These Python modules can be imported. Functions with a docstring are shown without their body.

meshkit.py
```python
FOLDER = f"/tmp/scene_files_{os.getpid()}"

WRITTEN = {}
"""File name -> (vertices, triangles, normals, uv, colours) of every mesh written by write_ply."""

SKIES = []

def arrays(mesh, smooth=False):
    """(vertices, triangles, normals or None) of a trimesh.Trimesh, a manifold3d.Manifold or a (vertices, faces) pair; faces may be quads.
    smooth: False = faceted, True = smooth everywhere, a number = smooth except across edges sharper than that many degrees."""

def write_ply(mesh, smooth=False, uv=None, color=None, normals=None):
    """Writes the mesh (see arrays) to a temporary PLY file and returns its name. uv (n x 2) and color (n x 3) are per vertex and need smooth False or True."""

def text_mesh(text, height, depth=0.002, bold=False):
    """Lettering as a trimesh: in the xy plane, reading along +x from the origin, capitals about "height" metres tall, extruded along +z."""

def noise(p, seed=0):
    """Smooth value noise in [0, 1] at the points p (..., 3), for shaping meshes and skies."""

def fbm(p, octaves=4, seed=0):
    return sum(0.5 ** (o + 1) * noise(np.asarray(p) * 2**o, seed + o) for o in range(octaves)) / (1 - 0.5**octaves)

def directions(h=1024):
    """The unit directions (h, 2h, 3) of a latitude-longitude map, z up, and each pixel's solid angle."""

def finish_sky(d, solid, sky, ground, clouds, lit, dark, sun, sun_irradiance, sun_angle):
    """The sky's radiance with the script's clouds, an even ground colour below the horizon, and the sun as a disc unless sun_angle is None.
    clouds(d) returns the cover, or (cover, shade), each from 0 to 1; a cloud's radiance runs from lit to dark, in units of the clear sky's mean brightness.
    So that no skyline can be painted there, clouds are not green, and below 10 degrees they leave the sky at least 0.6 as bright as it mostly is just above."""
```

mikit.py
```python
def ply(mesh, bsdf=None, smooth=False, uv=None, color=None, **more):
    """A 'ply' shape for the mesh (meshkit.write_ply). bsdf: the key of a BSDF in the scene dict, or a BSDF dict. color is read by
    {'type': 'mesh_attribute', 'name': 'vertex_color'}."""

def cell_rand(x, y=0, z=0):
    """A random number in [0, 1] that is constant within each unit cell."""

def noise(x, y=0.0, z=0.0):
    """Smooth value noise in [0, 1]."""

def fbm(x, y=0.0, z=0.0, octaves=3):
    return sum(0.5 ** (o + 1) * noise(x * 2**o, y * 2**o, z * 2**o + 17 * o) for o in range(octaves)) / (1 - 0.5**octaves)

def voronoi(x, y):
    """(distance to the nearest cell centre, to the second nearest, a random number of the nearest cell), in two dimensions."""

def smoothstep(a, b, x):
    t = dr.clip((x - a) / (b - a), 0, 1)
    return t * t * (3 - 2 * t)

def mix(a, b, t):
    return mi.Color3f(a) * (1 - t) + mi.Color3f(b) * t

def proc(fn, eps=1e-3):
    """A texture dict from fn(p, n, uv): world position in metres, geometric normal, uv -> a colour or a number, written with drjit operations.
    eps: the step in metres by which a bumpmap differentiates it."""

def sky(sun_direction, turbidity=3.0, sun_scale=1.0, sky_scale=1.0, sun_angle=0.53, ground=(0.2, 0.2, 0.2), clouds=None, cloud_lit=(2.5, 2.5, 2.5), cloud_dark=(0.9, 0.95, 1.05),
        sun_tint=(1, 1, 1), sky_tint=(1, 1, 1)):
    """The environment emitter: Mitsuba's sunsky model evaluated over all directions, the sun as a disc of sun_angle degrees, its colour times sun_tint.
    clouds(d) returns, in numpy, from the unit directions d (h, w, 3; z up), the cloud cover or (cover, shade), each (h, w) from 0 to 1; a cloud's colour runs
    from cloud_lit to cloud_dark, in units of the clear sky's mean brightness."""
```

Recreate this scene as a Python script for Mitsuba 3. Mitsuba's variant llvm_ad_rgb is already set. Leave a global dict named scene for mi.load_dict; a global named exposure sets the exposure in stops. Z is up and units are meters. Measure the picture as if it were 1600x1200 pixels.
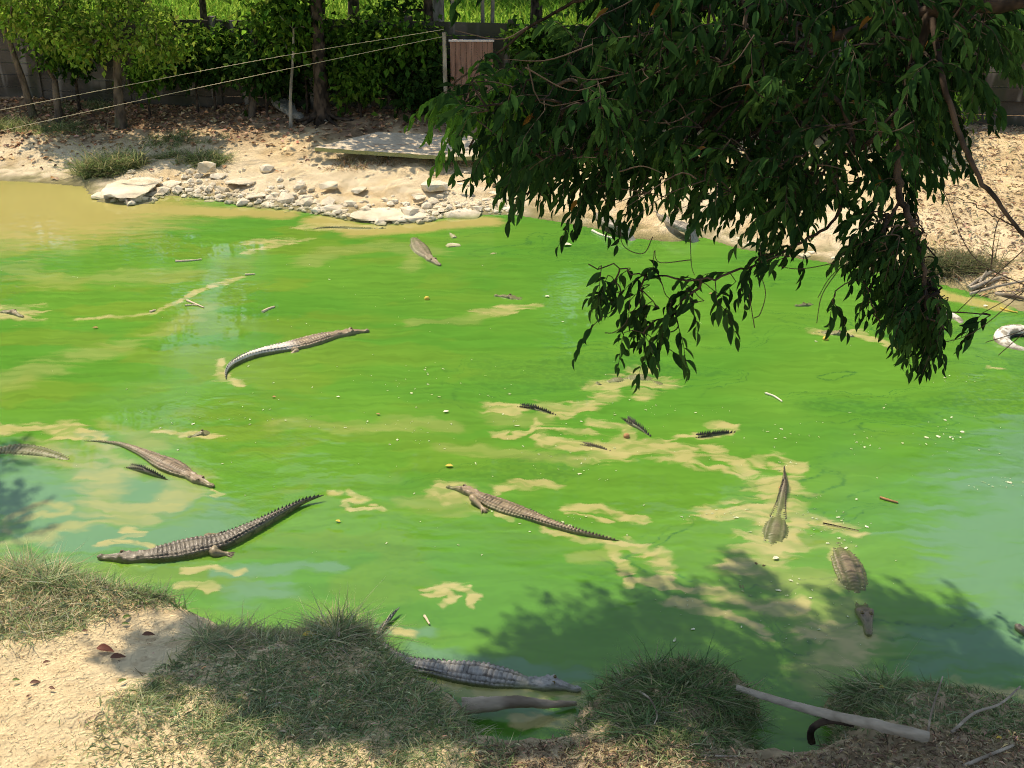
import math
import numpy as np
import trimesh
import drjit as dr
import mitsuba as mi
import mikit
from mikit import proc, noise, fbm, smoothstep, mix, cell_rand
import meshkit
from shapely.geometry import Polygon, LineString, Point
import shapely

scene, labels = {}, {}
T4 = mi.ScalarTransform4f

# ------------------------------------------------------------------ camera, sky, exposure
W, H = 1600, 1200
CAM = np.array([0.0, 0.0, 5.5])
PITCH = math.radians(25.0)
FPX = 1716.0
FWD = np.array([0, math.cos(PITCH), -math.sin(PITCH)])
UP = np.array([0, math.sin(PITCH), math.cos(PITCH)])
RIGHT = np.array([1.0, 0, 0])
scene['camera'] = {
    'type': 'perspective', 'fov': math.degrees(2 * math.atan(W / 2 / FPX)), 'fov_axis': 'x', 'near_clip': 0.1, 'far_clip': 600.0,
    'to_world': T4().look_at(origin=CAM.tolist(), target=(CAM + FWD).tolist(), up=[0, 0, 1])}
SUN = np.array([-0.36, 0.40, 0.84])
SUN = SUN / np.linalg.norm(SUN)
scene['daylight'] = mikit.sky(SUN.tolist(), turbidity=4.0, ground=(0.12, 0.14, 0.08), clouds=lambda d: 0.05 + 0.4 * meshkit.fbm(d * [2.0, 2.0, 5.0], 4, 3), cloud_lit=(2.6, 2.6, 2.6), cloud_dark=(1.6, 1.65, 1.7))
exposure = 2.05


# ------------------------------------------------------------------ layout helpers
def ray(px, py):
    d = FWD * FPX + RIGHT * (px - W / 2) - UP * (py - H / 2)
    return d / np.linalg.norm(d)


def G(px, py, z=0.0):
    d = ray(px, py)
    return CAM + d * ((z - CAM[2]) / d[2])


def P(px, py, Y):
    d = ray(px, py)
    return CAM + d * (Y / d[1])


def pxsize(p):
    """metres per photograph pixel at p"""
    return float(np.dot(np.asarray(p) - CAM, FWD)) / FPX


def rng(k):
    return np.random.default_rng(k)


def numbered(name):
    if name not in scene and name not in labels:
        return name
    k = 1
    while f'{name}_{k:03d}' in scene or f'{name}_{k:03d}' in labels:
        k += 1
    return f'{name}_{k:03d}'


def tag(key, label, cat=None, group=None, kind=None):
    d = {'label': label}
    if cat:
        d['category'] = cat
    if group:
        d['group'] = group
    if kind:
        d['kind'] = kind
    labels[key] = d


def thing(name, label, cat, group=None):
    key = numbered(name)
    tag(key, label, cat, group)
    return key


def part(parent, name, shape):
    base = f'{parent}__{name}'
    key, k = base, 0
    while key in scene:
        k += 1
        key = f'{base}_{k:03d}'
    scene[key] = shape
    return key


def cat_meshes(ms):
    v, f, c, at = [], [], [], 0
    for m in ms:
        v.append(m[0]); f.append(np.asarray(m[1]) + at); at += len(m[0])
        if len(m) > 2:
            c.append(m[2])
    return (np.vstack(v), np.vstack(f), np.vstack(c)) if c else (np.vstack(v), np.vstack(f))


def unit(a):
    a = np.asarray(a, float)
    return a / (np.linalg.norm(a, axis=-1, keepdims=True) + 1e-12)


def spline(pts, n):
    """Catmull-Rom through pts, n samples equally spaced in length"""
    p = np.asarray(pts, float)
    if len(p) == 2:
        t = np.linspace(0, 1, n)[:, None]
        return p[0] * (1 - t) + p[1] * t
    q = np.vstack([2 * p[0] - p[1], p, 2 * p[-1] - p[-2]])
    out = []
    for i in range(len(p) - 1):
        a, b, c, d = q[i:i + 4]
        t = np.linspace(0, 1, 24, endpoint=False)[:, None]
        out.append(0.5 * (2 * b + (c - a) * t + (2 * a - 5 * b + 4 * c - d) * t ** 2 + (3 * b - a - 3 * c + d) * t ** 3))
    out = np.vstack(out + [p[-1:]])
    L = np.r_[0, np.cumsum(np.linalg.norm(np.diff(out, axis=0), axis=1))]
    s = np.linspace(0, L[-1], n)
    return np.stack([np.interp(s, L, out[:, k]) for k in range(out.shape[1])], 1)


def tube(path, radii, sides=8, cap=True, rough=0.0, seed=0):
    p = np.asarray(path, float)
    n = len(p)
    r = np.broadcast_to(np.asarray(radii, float), (n,))
    t = unit(np.gradient(p, axis=0))
    a0 = np.array([0, 0, 1.0]) if abs(t[0, 2]) < 0.9 else np.array([1.0, 0, 0])
    A = np.zeros_like(p)
    a = a0
    for i in range(n):
        a = a - t[i] * np.dot(a, t[i])
        a = a / (np.linalg.norm(a) + 1e-12)
        A[i] = a
    B = np.cross(t, A)
    ang = np.arange(sides) * 2 * np.pi / sides
    rr = r[:, None] * np.ones(sides)
    if rough:
        g = rng(seed)
        rr = rr * (1 + rough * g.normal(size=(n, sides)))
    v = p[:, None] + rr[..., None] * (np.cos(ang)[None, :, None] * A[:, None] + np.sin(ang)[None, :, None] * B[:, None])
    v = v.reshape(-1, 3)
    i, j = np.meshgrid(np.arange(n - 1), np.arange(sides), indexing='ij')
    i, j = i.ravel(), j.ravel()
    j2 = (j + 1) % sides
    q = np.stack([i * sides + j, i * sides + j2, (i + 1) * sides + j2, (i + 1) * sides + j], 1)
    f = np.vstack([q[:, [0, 1, 2]], q[:, [0, 2, 3]]])
    if cap:
        v = np.vstack([v, p[:1], p[-1:]])
        k = np.arange(sides)
        f = np.vstack([f, np.stack([np.full(sides, n * sides), (k + 1) % sides, k], 1),
                       np.stack([np.full(sides, n * sides + 1), (n - 1) * sides + k, (n - 1) * sides + (k + 1) % sides], 1)])
    return v, f


def box(cx, cy, cz, sx, sy, sz, R=None, bev=0.0):
    m = trimesh.creation.box((sx, sy, sz))
    v = np.array(m.vertices)
    f = np.array(m.faces)
    if bev:
        pts = np.vstack([v - np.sign(v) * np.eye(3)[k] * bev for k in range(3)])
        h = trimesh.convex.convex_hull(pts)
        v, f = np.array(h.vertices), np.array(h.faces)
    if R is not None:
        v = v @ R.T
    return v + [cx, cy, cz], f


def rotz(a):
    c, s = math.cos(a), math.sin(a)
    return np.array([[c, -s, 0], [s, c, 0], [0, 0, 1.0]])


# ------------------------------------------------------------------ leaves
def leaf_template(rows=4, fold=0.25, droop=0.25):
    """length 1 along +y, half width 1 along x"""
    t = np.linspace(0, 1, rows + 1)
    w = np.sin(np.pi * t ** 0.8) ** 0.9
    w = w / w.max()
    v, f = [], []
    z = -droop * t ** 2
    for k in range(rows + 1):
        v.append([0, t[k], z[k]])
    L0 = len(v)
    for k in range(1, rows):
        v.append([-w[k], t[k], z[k] + fold * w[k] * 0.4])
    R0 = len(v)
    for k in range(1, rows):
        v.append([w[k], t[k], z[k] + fold * w[k] * 0.4])
    for side, S in ((0, L0), (1, R0)):
        for k in range(rows):
            a, b = k, k + 1
            o = [a, b]
            if k == 0:
                tri = [[a, b, S]]
            elif k == rows - 1:
                tri = [[a, b, S + k - 1]]
            else:
                tri = [[a, b, S + k], [a, S + k, S + k - 1]]
            for x in tri:
                f.append(x if side == 0 else x[::-1])
    return np.array(v, float), np.array(f, int)


LEAF_BIG = leaf_template(5, 0.35, 0.22)
LEAF_MID = leaf_template(3, 0.35, 0.2)
LEAF_SMALL = leaf_template(2, 0.4, 0.2)


def leaf_frames(D, Nn):
    D = unit(D)
    X = unit(np.cross(D, Nn))
    Z = np.cross(X, D)
    return X, D, Z


def leaves(pos, D, Nn, length, half_width, col, template):
    tv, tf = template
    X, D, Z = leaf_frames(D, Nn)
    L = np.asarray(length)[:, None, None]
    Wd = np.asarray(half_width)[:, None, None]
    v = pos[:, None] + tv[None, :, 0:1] * Wd * X[:, None] + tv[None, :, 1:2] * L * D[:, None] + (tv[None, :, 2:3] * L) * Z[:, None]
    n, k = len(pos), len(tv)
    f = (tf[None] + (np.arange(n) * k)[:, None, None]).reshape(-1, 3)
    c = np.repeat(np.asarray(col), k, axis=0)
    return v.reshape(-1, 3), f, c


def blades(pos, D, bend, length, width, col, seg=3):
    """grass blades: pos n,3; D start direction; bend = direction the tip leans to"""
    n = len(pos)
    t = np.linspace(0, 1, seg + 1)
    side = unit(np.cross(D, bend) + 1e-6)
    ctr = pos[:, None] + length[:, None, None] * (t[None, :, None] * D[:, None] + (t ** 2)[None, :, None] * bend[:, None])
    w = width[:, None] * (1 - t ** 1.6)[None]
    A = ctr - side[:, None] * w[..., None]
    B = ctr + side[:, None] * w[..., None]
    v = np.concatenate([np.stack([A[:, :-1], B[:, :-1]], 2).reshape(n, -1, 3), ctr[:, -1:]], 1)
    k = 2 * seg + 1
    f = []
    for i in range(seg - 1):
        a = 2 * i
        f += [[a, a + 1, a + 3], [a, a + 3, a + 2]]
    f.append([2 * seg - 2, 2 * seg - 1, 2 * seg])
    f = (np.array(f)[None] + (np.arange(n) * k)[:, None, None]).reshape(-1, 3)
    return v.reshape(-1, 3), f, np.repeat(col, k, axis=0)


# ------------------------------------------------------------------ materials
VC = {'type': 'mesh_attribute', 'name': 'vertex_color'}


def rgb(*c):
    return {'type': 'rgb', 'value': list(c)}


def mat(name, base, rough=0.8, spec=0.3, **kw):
    scene[name] = {'type': 'twosided', 'bsdf': {'type': 'principled', 'base_color': base, 'roughness': rough, 'specular': spec, **kw}}
    return name


scene['mat_leaf'] = {'type': 'principledthin', 'base_color': VC, 'roughness': 0.45, 'diff_trans': 1.15, 'spec_trans': 0.0, 'eta': 1.4}
scene['mat_leaf_dark'] = {'type': 'principledthin', 'base_color': VC, 'roughness': 0.32, 'diff_trans': 0.55, 'spec_trans': 0.0, 'eta': 1.45}
scene['mat_grass'] = {'type': 'principledthin', 'base_color': VC, 'roughness': 0.55, 'diff_trans': 0.9, 'spec_trans': 0.0, 'eta': 1.4}
mat('mat_vc', VC, 0.75, 0.3)
mat('mat_croc', VC, 0.45, 0.4)


def bark_fn(p, n, uv):
    a = fbm(p.x * 9, p.y * 9, p.z * 3, 3)
    b = noise(p.x * 45, p.y * 45, p.z * 12)
    c = mix((0.05, 0.04, 0.03), (0.17, 0.135, 0.095), smoothstep(0.3, 0.7, a) * 0.75 + b * 0.25)
    return mix(c, (0.09, 0.11, 0.05), smoothstep(0.55, 0.7, fbm(p.x * 3 + 7, p.y * 3, p.z * 2, 2)) * 0.5)


def dark_bark_fn(p, n, uv):
    a = fbm(p.x * 14, p.y * 14, p.z * 6, 3)
    return mix((0.018, 0.014, 0.010), (0.085, 0.062, 0.042), smoothstep(0.3, 0.72, a))


def dead_wood_fn(p, n, uv):
    a = fbm(p.x * 7, p.y * 24, p.z * 24, 3)
    b = smoothstep(0.55, 0.75, fbm(p.x * 3.1 + 3, p.y * 5, p.z * 5, 2))
    return mix(mix((0.17, 0.145, 0.105), (0.52, 0.46, 0.36), a), (0.075, 0.052, 0.036), b * 0.8)


mat('mat_bark', proc(bark_fn), 0.9, 0.15)
mat('mat_twig', rgb(0.085, 0.062, 0.042), 0.8, 0.2)
mat('mat_dark_bark', proc(dark_bark_fn), 0.8, 0.2)
mat('mat_dead_wood', proc(dead_wood_fn), 0.85, 0.15)


def pale_trunk_fn(p, n, uv):
    a = fbm(p.x * 8, p.y * 8, p.z * 2.5, 3)
    return mix((0.12, 0.11, 0.08), (0.36, 0.33, 0.26), smoothstep(0.25, 0.75, a))


mat('mat_pale_trunk', proc(pale_trunk_fn), 0.85, 0.15)


def concrete_fn(p, n, uv):
    a = fbm(p.x * 1.3, p.y * 1.3, p.z * 2.0, 3)
    s = fbm(p.x * 7, p.y * 7, p.z * 0.8, 2)
    g = noise(p.x * 60, p.y * 60, p.z * 60)
    c = mix((0.040, 0.034, 0.026), (0.115, 0.102, 0.080), smoothstep(0.3, 0.7, a) * 0.7 + g * 0.3)
    c = mix(c, (0.27, 0.255, 0.22), smoothstep(0.62, 0.74, s) * 0.6)
    return mix(c, (0.045, 0.05, 0.03), smoothstep(0.5, 0.66, fbm(p.x * 2.5 + 4, p.y * 2, p.z * 1.2 + 9, 2)) * 0.8)


mat('mat_concrete', proc(concrete_fn), 0.9, 0.15)


def slab_fn(p, n, uv):
    a = fbm(p.x * 2.2, p.y * 2.2, 1.0, 3)
    g = noise(p.x * 50, p.y * 50, p.z * 50)
    c = mix((0.36, 0.31, 0.22), (0.58, 0.51, 0.38), a * 0.8 + g * 0.2)
    c = mix(c, (0.28, 0.19, 0.12), smoothstep(0.62, 0.72, fbm(p.x * 6, p.y * 9, 5.0, 2)) * 0.6)
    return mix(c, (0.22, 0.25, 0.09), smoothstep(0.9, 0.4, n.z) * 0.85)


mat('mat_slab', proc(slab_fn), 0.9, 0.15)


def rock_fn(p, n, uv):
    a = fbm(p.x * 5, p.y * 5, p.z * 5, 3)
    g = noise(p.x * 38, p.y * 38, p.z * 38)
    c = mix((0.40, 0.34, 0.22), (0.70, 0.64, 0.50), smoothstep(0.25, 0.65, fbm(p.x * 2.1, p.y * 2.1, p.z * 2.1, 2)) * 0.4 + smoothstep(0.25, 0.7, a) * 0.4 + g * 0.25)
    return mix((0.20, 0.23, 0.08), c, smoothstep(0.015, 0.09, p.z + 0.05 * a))


mat('mat_rock', proc(rock_fn), 0.92, 0.1)


def board_fn(p, n, uv):
    a = fbm(p.x * 22, p.y * 22, p.z * 2.2, 3)
    return mix((0.13, 0.07, 0.05), (0.33, 0.20, 0.15), a)


mat('mat_board', proc(board_fn), 0.8, 0.2)
mat('mat_board_trim', rgb(0.55, 0.50, 0.47), 0.7, 0.3)
mat('mat_wire', rgb(0.50, 0.44, 0.28), 0.5, 0.4)


def tyre_fn(p, n, uv):
    a = fbm(p.x * 9, p.y * 9, p.z * 9, 3)
    return mix(mix((0.10, 0.10, 0.06), (0.40, 0.36, 0.28), a), (0.66, 0.63, 0.55), smoothstep(0.42, 0.58, fbm(p.x * 16, p.y * 16, p.z * 16, 3)) * smoothstep(-0.01, 0.05, p.z))


mat('mat_tyre_paint', proc(tyre_fn), 0.75, 0.2)
mat('mat_rubber', rgb(0.022, 0.021, 0.020), 0.7, 0.3)
mat('mat_eye', rgb(0.10, 0.075, 0.02), 0.15, 0.6)
mat('mat_fleck', proc(lambda p, n, uv: mix((0.34, 0.42, 0.18), (0.66, 0.70, 0.50), cell_rand(p.x * 9, p.y * 9))), 0.8, 0.1)

# ------------------------------------------------------------------ pond outline and terrain
FAR_PX = [(-160, 280), (0, 283), (60, 286), (125, 292), (150, 316), (200, 321), (240, 318), (262, 306), (330, 313), (400, 326), (440, 327), (500, 336), (540, 345), (600, 352),
          (660, 349), (690, 341), (740, 336), (800, 336), (870, 347), (930, 358), (980, 372), (1050, 379), (1100, 372), (1150, 388), (1230, 402), (1310, 414), (1400, 434), (1470, 446),
          (1530, 462), (1600, 490), (1700, 530)]
NEAR_PX = [(1800, 1110), (1620, 1092), (1540, 1072), (1450, 1055), (1360, 1052), (1300, 1062), (1285, 1090), (1302, 1120), (1296, 1150), (1255, 1166), (1200, 1160), (1168, 1140), (1180, 1110),
           (1188, 1085), (1160, 1050), (1120, 1030), (1060, 1022), (1000, 1035), (955, 1052), (915, 1080), (903, 1105), (890, 1132), (860, 1146), (800, 1146), (762, 1136), (738, 1112),
           (726, 1092), (690, 1066), (640, 1040), (606, 1008), (580, 985), (545, 970), (470, 974), (400, 978), (350, 968), (310, 945), (260, 925), (200, 912), (120, 893), (0, 876), (-150, 868)]
pond = [G(*q)[:2] for q in FAR_PX] + [np.array(q) for q in ((9.6, 13.5), (11, 11), (9, 7.4), (6, 6.3))] + [G(*q, 0.15)[:2] for q in NEAR_PX] \
    + [np.array(q) for q in ((-6.5, 8.3), (-10, 9.2), (-13.5, 13), (-14, 18))]
pond = np.array(pond)
PONDPOLY = Polygon(pond)
_seg = np.stack([pond, np.roll(pond, -1, 0)], 1)


def shore_distance(x, y):
    """positive on land, negative in the pond"""
    q = np.stack([np.ravel(x), np.ravel(y)], 1)
    best = np.full(len(q), 1e9)
    for a, b in _seg:
        ab = b - a
        h = np.clip(((q - a) @ ab) / (ab @ ab + 1e-12), 0, 1)
        best = np.minimum(best, np.linalg.norm(q - a - h[:, None] * ab, axis=1))
    inside = shapely.contains_xy(PONDPOLY, q[:, 0], q[:, 1])
    return np.where(inside, -best, best).reshape(np.shape(x))


def sstep(a, b, x):
    t = np.clip((np.asarray(x, float) - a) / (b - a), 0, 1)
    return t * t * (3 - 2 * t)


def ground_z(x, y, d=None):
    x, y = np.asarray(x, float), np.asarray(y, float)
    if d is None:
        d = shore_distance(x, y)
    q = np.stack([x, y, 0 * x], -1)
    n1 = meshkit.fbm(q * 1.1, 4, 3) - 0.5
    n2 = meshkit.fbm(q * 4.0, 3, 8) - 0.5
    n3 = meshkit.fbm(q * 14.0, 2, 5) - 0.5
    dd = np.maximum(d + 0.18 * n2, 0)
    near = 0.30 * (1 - np.exp(-dd / 0.13)) + 0.035 * dd + 0.16 * n1 * sstep(0, 0.6, dd) + 0.07 * n2 * sstep(0, 0.4, dd) + (0.020 + 0.045 * sstep(-0.6, 0.8, x)) * n3 * sstep(0, 0.2, dd)
    far = 0.14 * np.minimum(dd, 6.3) + 0.10 * n1 * sstep(0, 1.2, dd) + 0.09 * n2 * sstep(0, 0.6, dd) + 0.03 * n3 * sstep(0, 0.3, dd)
    wn = 1 - sstep(9.0, 12.0, y)
    land = near * wn + far * (1 - wn) + 0.035 * np.clip(y - 27, 0, 60) * (1 + 0.3 * n1)
    water = -0.6 * (1 - np.exp(np.minimum(d, 0) / 0.35))
    return np.where(d > 0, land, water)


def axis(*spans):
    out = []
    for a, b, st in spans:
        out.append(np.arange(a, b, st))
    return np.concatenate(out + [[spans[-1][1]]])


gx = axis((-220, -40, 30), (-40, -14, 2.0), (-14, -4.6, 0.12), (-4.6, 4.6, 0.035), (4.6, 10, 0.1), (10, 14, 0.2), (14, 40, 2), (40, 220, 30))
gy = axis((-60, -4, 8), (-4, 4.3, 0.5), (4.3, 8.6, 0.035), (8.6, 13, 0.2), (13, 26.5, 0.07), (26.5, 34, 0.3), (34, 60, 1.5), (60, 400, 30))
GX, GY = np.meshgrid(gx, gy)
GZ = ground_z(GX, GY)
gv = np.stack([GX, GY, GZ], -1).reshape(-1, 3)
ny_, nx_ = GX.shape
ii, jj = np.meshgrid(np.arange(ny_ - 1), np.arange(nx_ - 1), indexing='ij')
q0 = (ii * nx_ + jj).ravel()
gf = np.vstack([np.stack([q0, q0 + 1, q0 + nx_ + 1], 1), np.stack([q0, q0 + nx_ + 1, q0 + nx_], 1)])


def ground_fn(p, n, uv):
    a = fbm(p.x * 0.9, p.y * 0.9, 0.0, 3)
    b = fbm(p.x * 5, p.y * 5, 2.0, 3)
    g = noise(p.x * 45, p.y * 45, p.z * 45)
    sand = mix((0.48, 0.385, 0.225), (0.62, 0.535, 0.345), smoothstep(0.3, 0.7, a) * 0.5 + b * 0.35 + g * 0.15)
    sand = mix(sand, (0.36, 0.27, 0.15), smoothstep(0.60, 0.75, fbm(p.x * 11 + 3, p.y * 17, 4.0, 2)) * 0.4)
    fars = smoothstep(14.0, 16.0, p.y)
    sand = mix(sand, mix((0.39, 0.30, 0.165), (0.60, 0.48, 0.285), smoothstep(0.3, 0.65, fbm(p.x * 2.2, p.y * 3.0, 8.0, 3)) * 0.7 + g * 0.3), fars)
    pale = mix((0.46, 0.40, 0.26), (0.68, 0.61, 0.45), b)
    shore = smoothstep(0.50, 0.14, p.z) * smoothstep(15.0, 17.0, p.y)
    c = mix(sand, pale, shore * 0.7 * smoothstep(0.25, 0.55, a + 0.3 * (b - 0.5)))
    litter = mix((0.085, 0.055, 0.035), (0.25, 0.165, 0.10), smoothstep(0.3, 0.7, fbm(p.x * 4, p.y * 4, 6.0, 3)))
    lit = smoothstep(22.0, 23.4, p.y + (a - 0.5) * 2.5 + p.x * 0.10) * smoothstep(30.0, 26.0, p.y)
    c = mix(c, litter, lit * 0.85)
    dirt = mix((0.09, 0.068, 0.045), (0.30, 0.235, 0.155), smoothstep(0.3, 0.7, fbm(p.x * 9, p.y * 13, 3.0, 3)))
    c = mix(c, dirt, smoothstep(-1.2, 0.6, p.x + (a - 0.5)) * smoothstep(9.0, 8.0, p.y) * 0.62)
    wet = smoothstep(0.10, 0.0, p.z + (b - 0.5) * 0.08)
    c = mix(c, (0.13, 0.13, 0.05), wet * 0.8)
    mead = mix((0.13, 0.25, 0.03), (0.28, 0.44, 0.05), smoothstep(0.3, 0.7, b))
    return mix(c, mead, smoothstep(27.0, 28.5, p.y))


def grit_fn(p, n, uv):
    return fbm(p.x * 26, p.y * 26, 1.0, 3) * 0.010 + smoothstep(0.62, 0.72, noise(p.x * 60, p.y * 60, 5.0)) * 0.006


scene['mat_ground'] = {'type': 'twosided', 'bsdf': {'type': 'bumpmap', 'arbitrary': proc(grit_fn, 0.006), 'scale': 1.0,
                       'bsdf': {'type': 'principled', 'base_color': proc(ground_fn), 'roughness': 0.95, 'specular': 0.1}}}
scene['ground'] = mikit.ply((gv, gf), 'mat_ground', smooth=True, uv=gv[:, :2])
tag('ground', 'sandy clay banks round the pond, bare in front and leaf littered under the far trees', kind='structure')

# ------------------------------------------------------------------ water with algae film and scum swirls
def strokes(rows, z=0.0):
    segs = []
    for pts, hw in rows:
        w = [G(*q, z) for q in pts]
        if len(w) == 1:
            w = [w[0], w[0] + [0.02, 0, 0]]
        for a, b in zip(w[:-1], w[1:]):
            m = (a + b) / 2
            d = m - CAM
            r = hw * pxsize(m) / (abs(d[2]) / np.linalg.norm(d))
            segs.append(tuple(float(q) for q in (a[0], a[1], b[0], b[1], r)))
    return segs


TAN = strokes([
    ([(0, 672), (55, 668)], 7), ([(95, 670), (110, 682)], 10), ([(125, 676), (160, 690)], 4), ([(300, 675), (335, 681)], 4), ([(235, 672), (300, 676)], 2),
    ([(352, 585), (352, 594), (375, 601)], 4), ([(350, 560), (352, 590)], 3),
    ([(540, 765), (562, 776), (545, 784), (538, 790), (555, 799), (598, 797)], 3), ([(555, 782)], 6), ([(520, 769)], 4), ([(578, 790)], 3),
    ([(690, 765), (715, 774)], 10), ([(735, 779), (765, 788)], 7), ([(780, 800), (800, 806)], 3), ([(815, 758), (855, 757)], 7), ([(780, 770), (815, 762)], 4),
    ([(885, 797), (945, 794), (1005, 808)], 6), ([(890, 805), (950, 812)], 3), ([(845, 822), (900, 838), (985, 848)], 4), ([(985, 848), (1025, 862), (1052, 888)], 8), ([(960, 850), (985, 890)], 6),
    ([(850, 688), (900, 702), (940, 700)], 7), ([(945, 706), (1000, 698), (1050, 702)], 13), ([(1050, 702), (1090, 718)], 9), ([(1085, 722), (1165, 741)], 4), ([(1108, 694), (1122, 712), (1165, 734)], 6),
    ([(930, 656), (955, 660), (980, 664), (992, 690)], 4), ([(930, 657)], 6), ([(1030, 688), (1080, 678), (1140, 674)], 3), ([(1110, 662), (1140, 665)], 5), ([(985, 680), (960, 690)], 4),
    ([(770, 634), (805, 642)], 7), ([(855, 634), (890, 640), (920, 634)], 7), ([(870, 640)], 9), ([(920, 634), (960, 622)], 4),
    ([(940, 600), (985, 592), (1040, 598)], 8), ([(925, 604), (960, 604)], 5), ([(940, 618), (960, 616)], 6), ([(1000, 612), (1005, 622)], 7), ([(985, 580), (1010, 576)], 4),
    ([(775, 682), (800, 684), (835, 672), (846, 662), (838, 654)], 3), ([(780, 678)], 5), ([(840, 672), (910, 674)], 2), ([(895, 674), (925, 676)], 4),
    ([(1175, 720), (1180, 712), (1215, 708), (1245, 722), (1230, 731), (1200, 718)], 5), ([(1228, 722)], 6),
    ([(1110, 808), (1160, 802), (1215, 805)], 12), ([(1215, 760), (1212, 800), (1195, 850)], 16), ([(1230, 800), (1290, 812), (1330, 826)], 9), ([(1215, 830), (1195, 870)], 16), ([(1245, 800), (1235, 850)], 10),
    ([(1310, 865), (1325, 920)], 7), ([(1270, 990), (1345, 995), (1285, 1030)], 16), ([(1150, 885), (1175, 900)], 7),
    ([(1110, 930), (1200, 955), (1250, 950)], 8), ([(985, 915), (1000, 908), (1050, 905)], 4), ([(1060, 945), (1130, 960), (1190, 990)], 7), ([(1020, 912), (1090, 925)], 5),
    ([(655, 918), (700, 910), (735, 916), (748, 932), (738, 944)], 4), ([(665, 926), (695, 920), (712, 930), (690, 938)], 4), ([(690, 918)], 5),
    ([(275, 920), (305, 918), (322, 926)], 6), ([(278, 897), (330, 888), (366, 898)], 4),
    ([(205, 826), (226, 830)], 4), ([(155, 852), (190, 843), (228, 832)], 3), ([(180, 848), (240, 852)], 4), ([(160, 853)], 5),
    ([(785, 478), (845, 477)], 3), ([(757, 486), (790, 484)], 4), ([(1270, 517), (1335, 521)], 4), ([(1335, 524), (1405, 543)], 3), ([(1545, 573), (1565, 577)], 2),
    ([(395, 378), (455, 377)], 4), ([(475, 356), (600, 353)], 4), ([(120, 496), (240, 491), (300, 458), (375, 434)], 2), ([(385, 394), (480, 371)], 2),
    ([(700, 1072), (770, 1085), (880, 1088)], 14), ([(800, 1130), (880, 1125)], 7), ([(620, 990)], 10), ([(1500, 1065), (1600, 1080)], 9),
    ([(325, 765), (345, 770), (330, 778)], 2), ([(0, 490), (30, 488)], 10),
])
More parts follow.
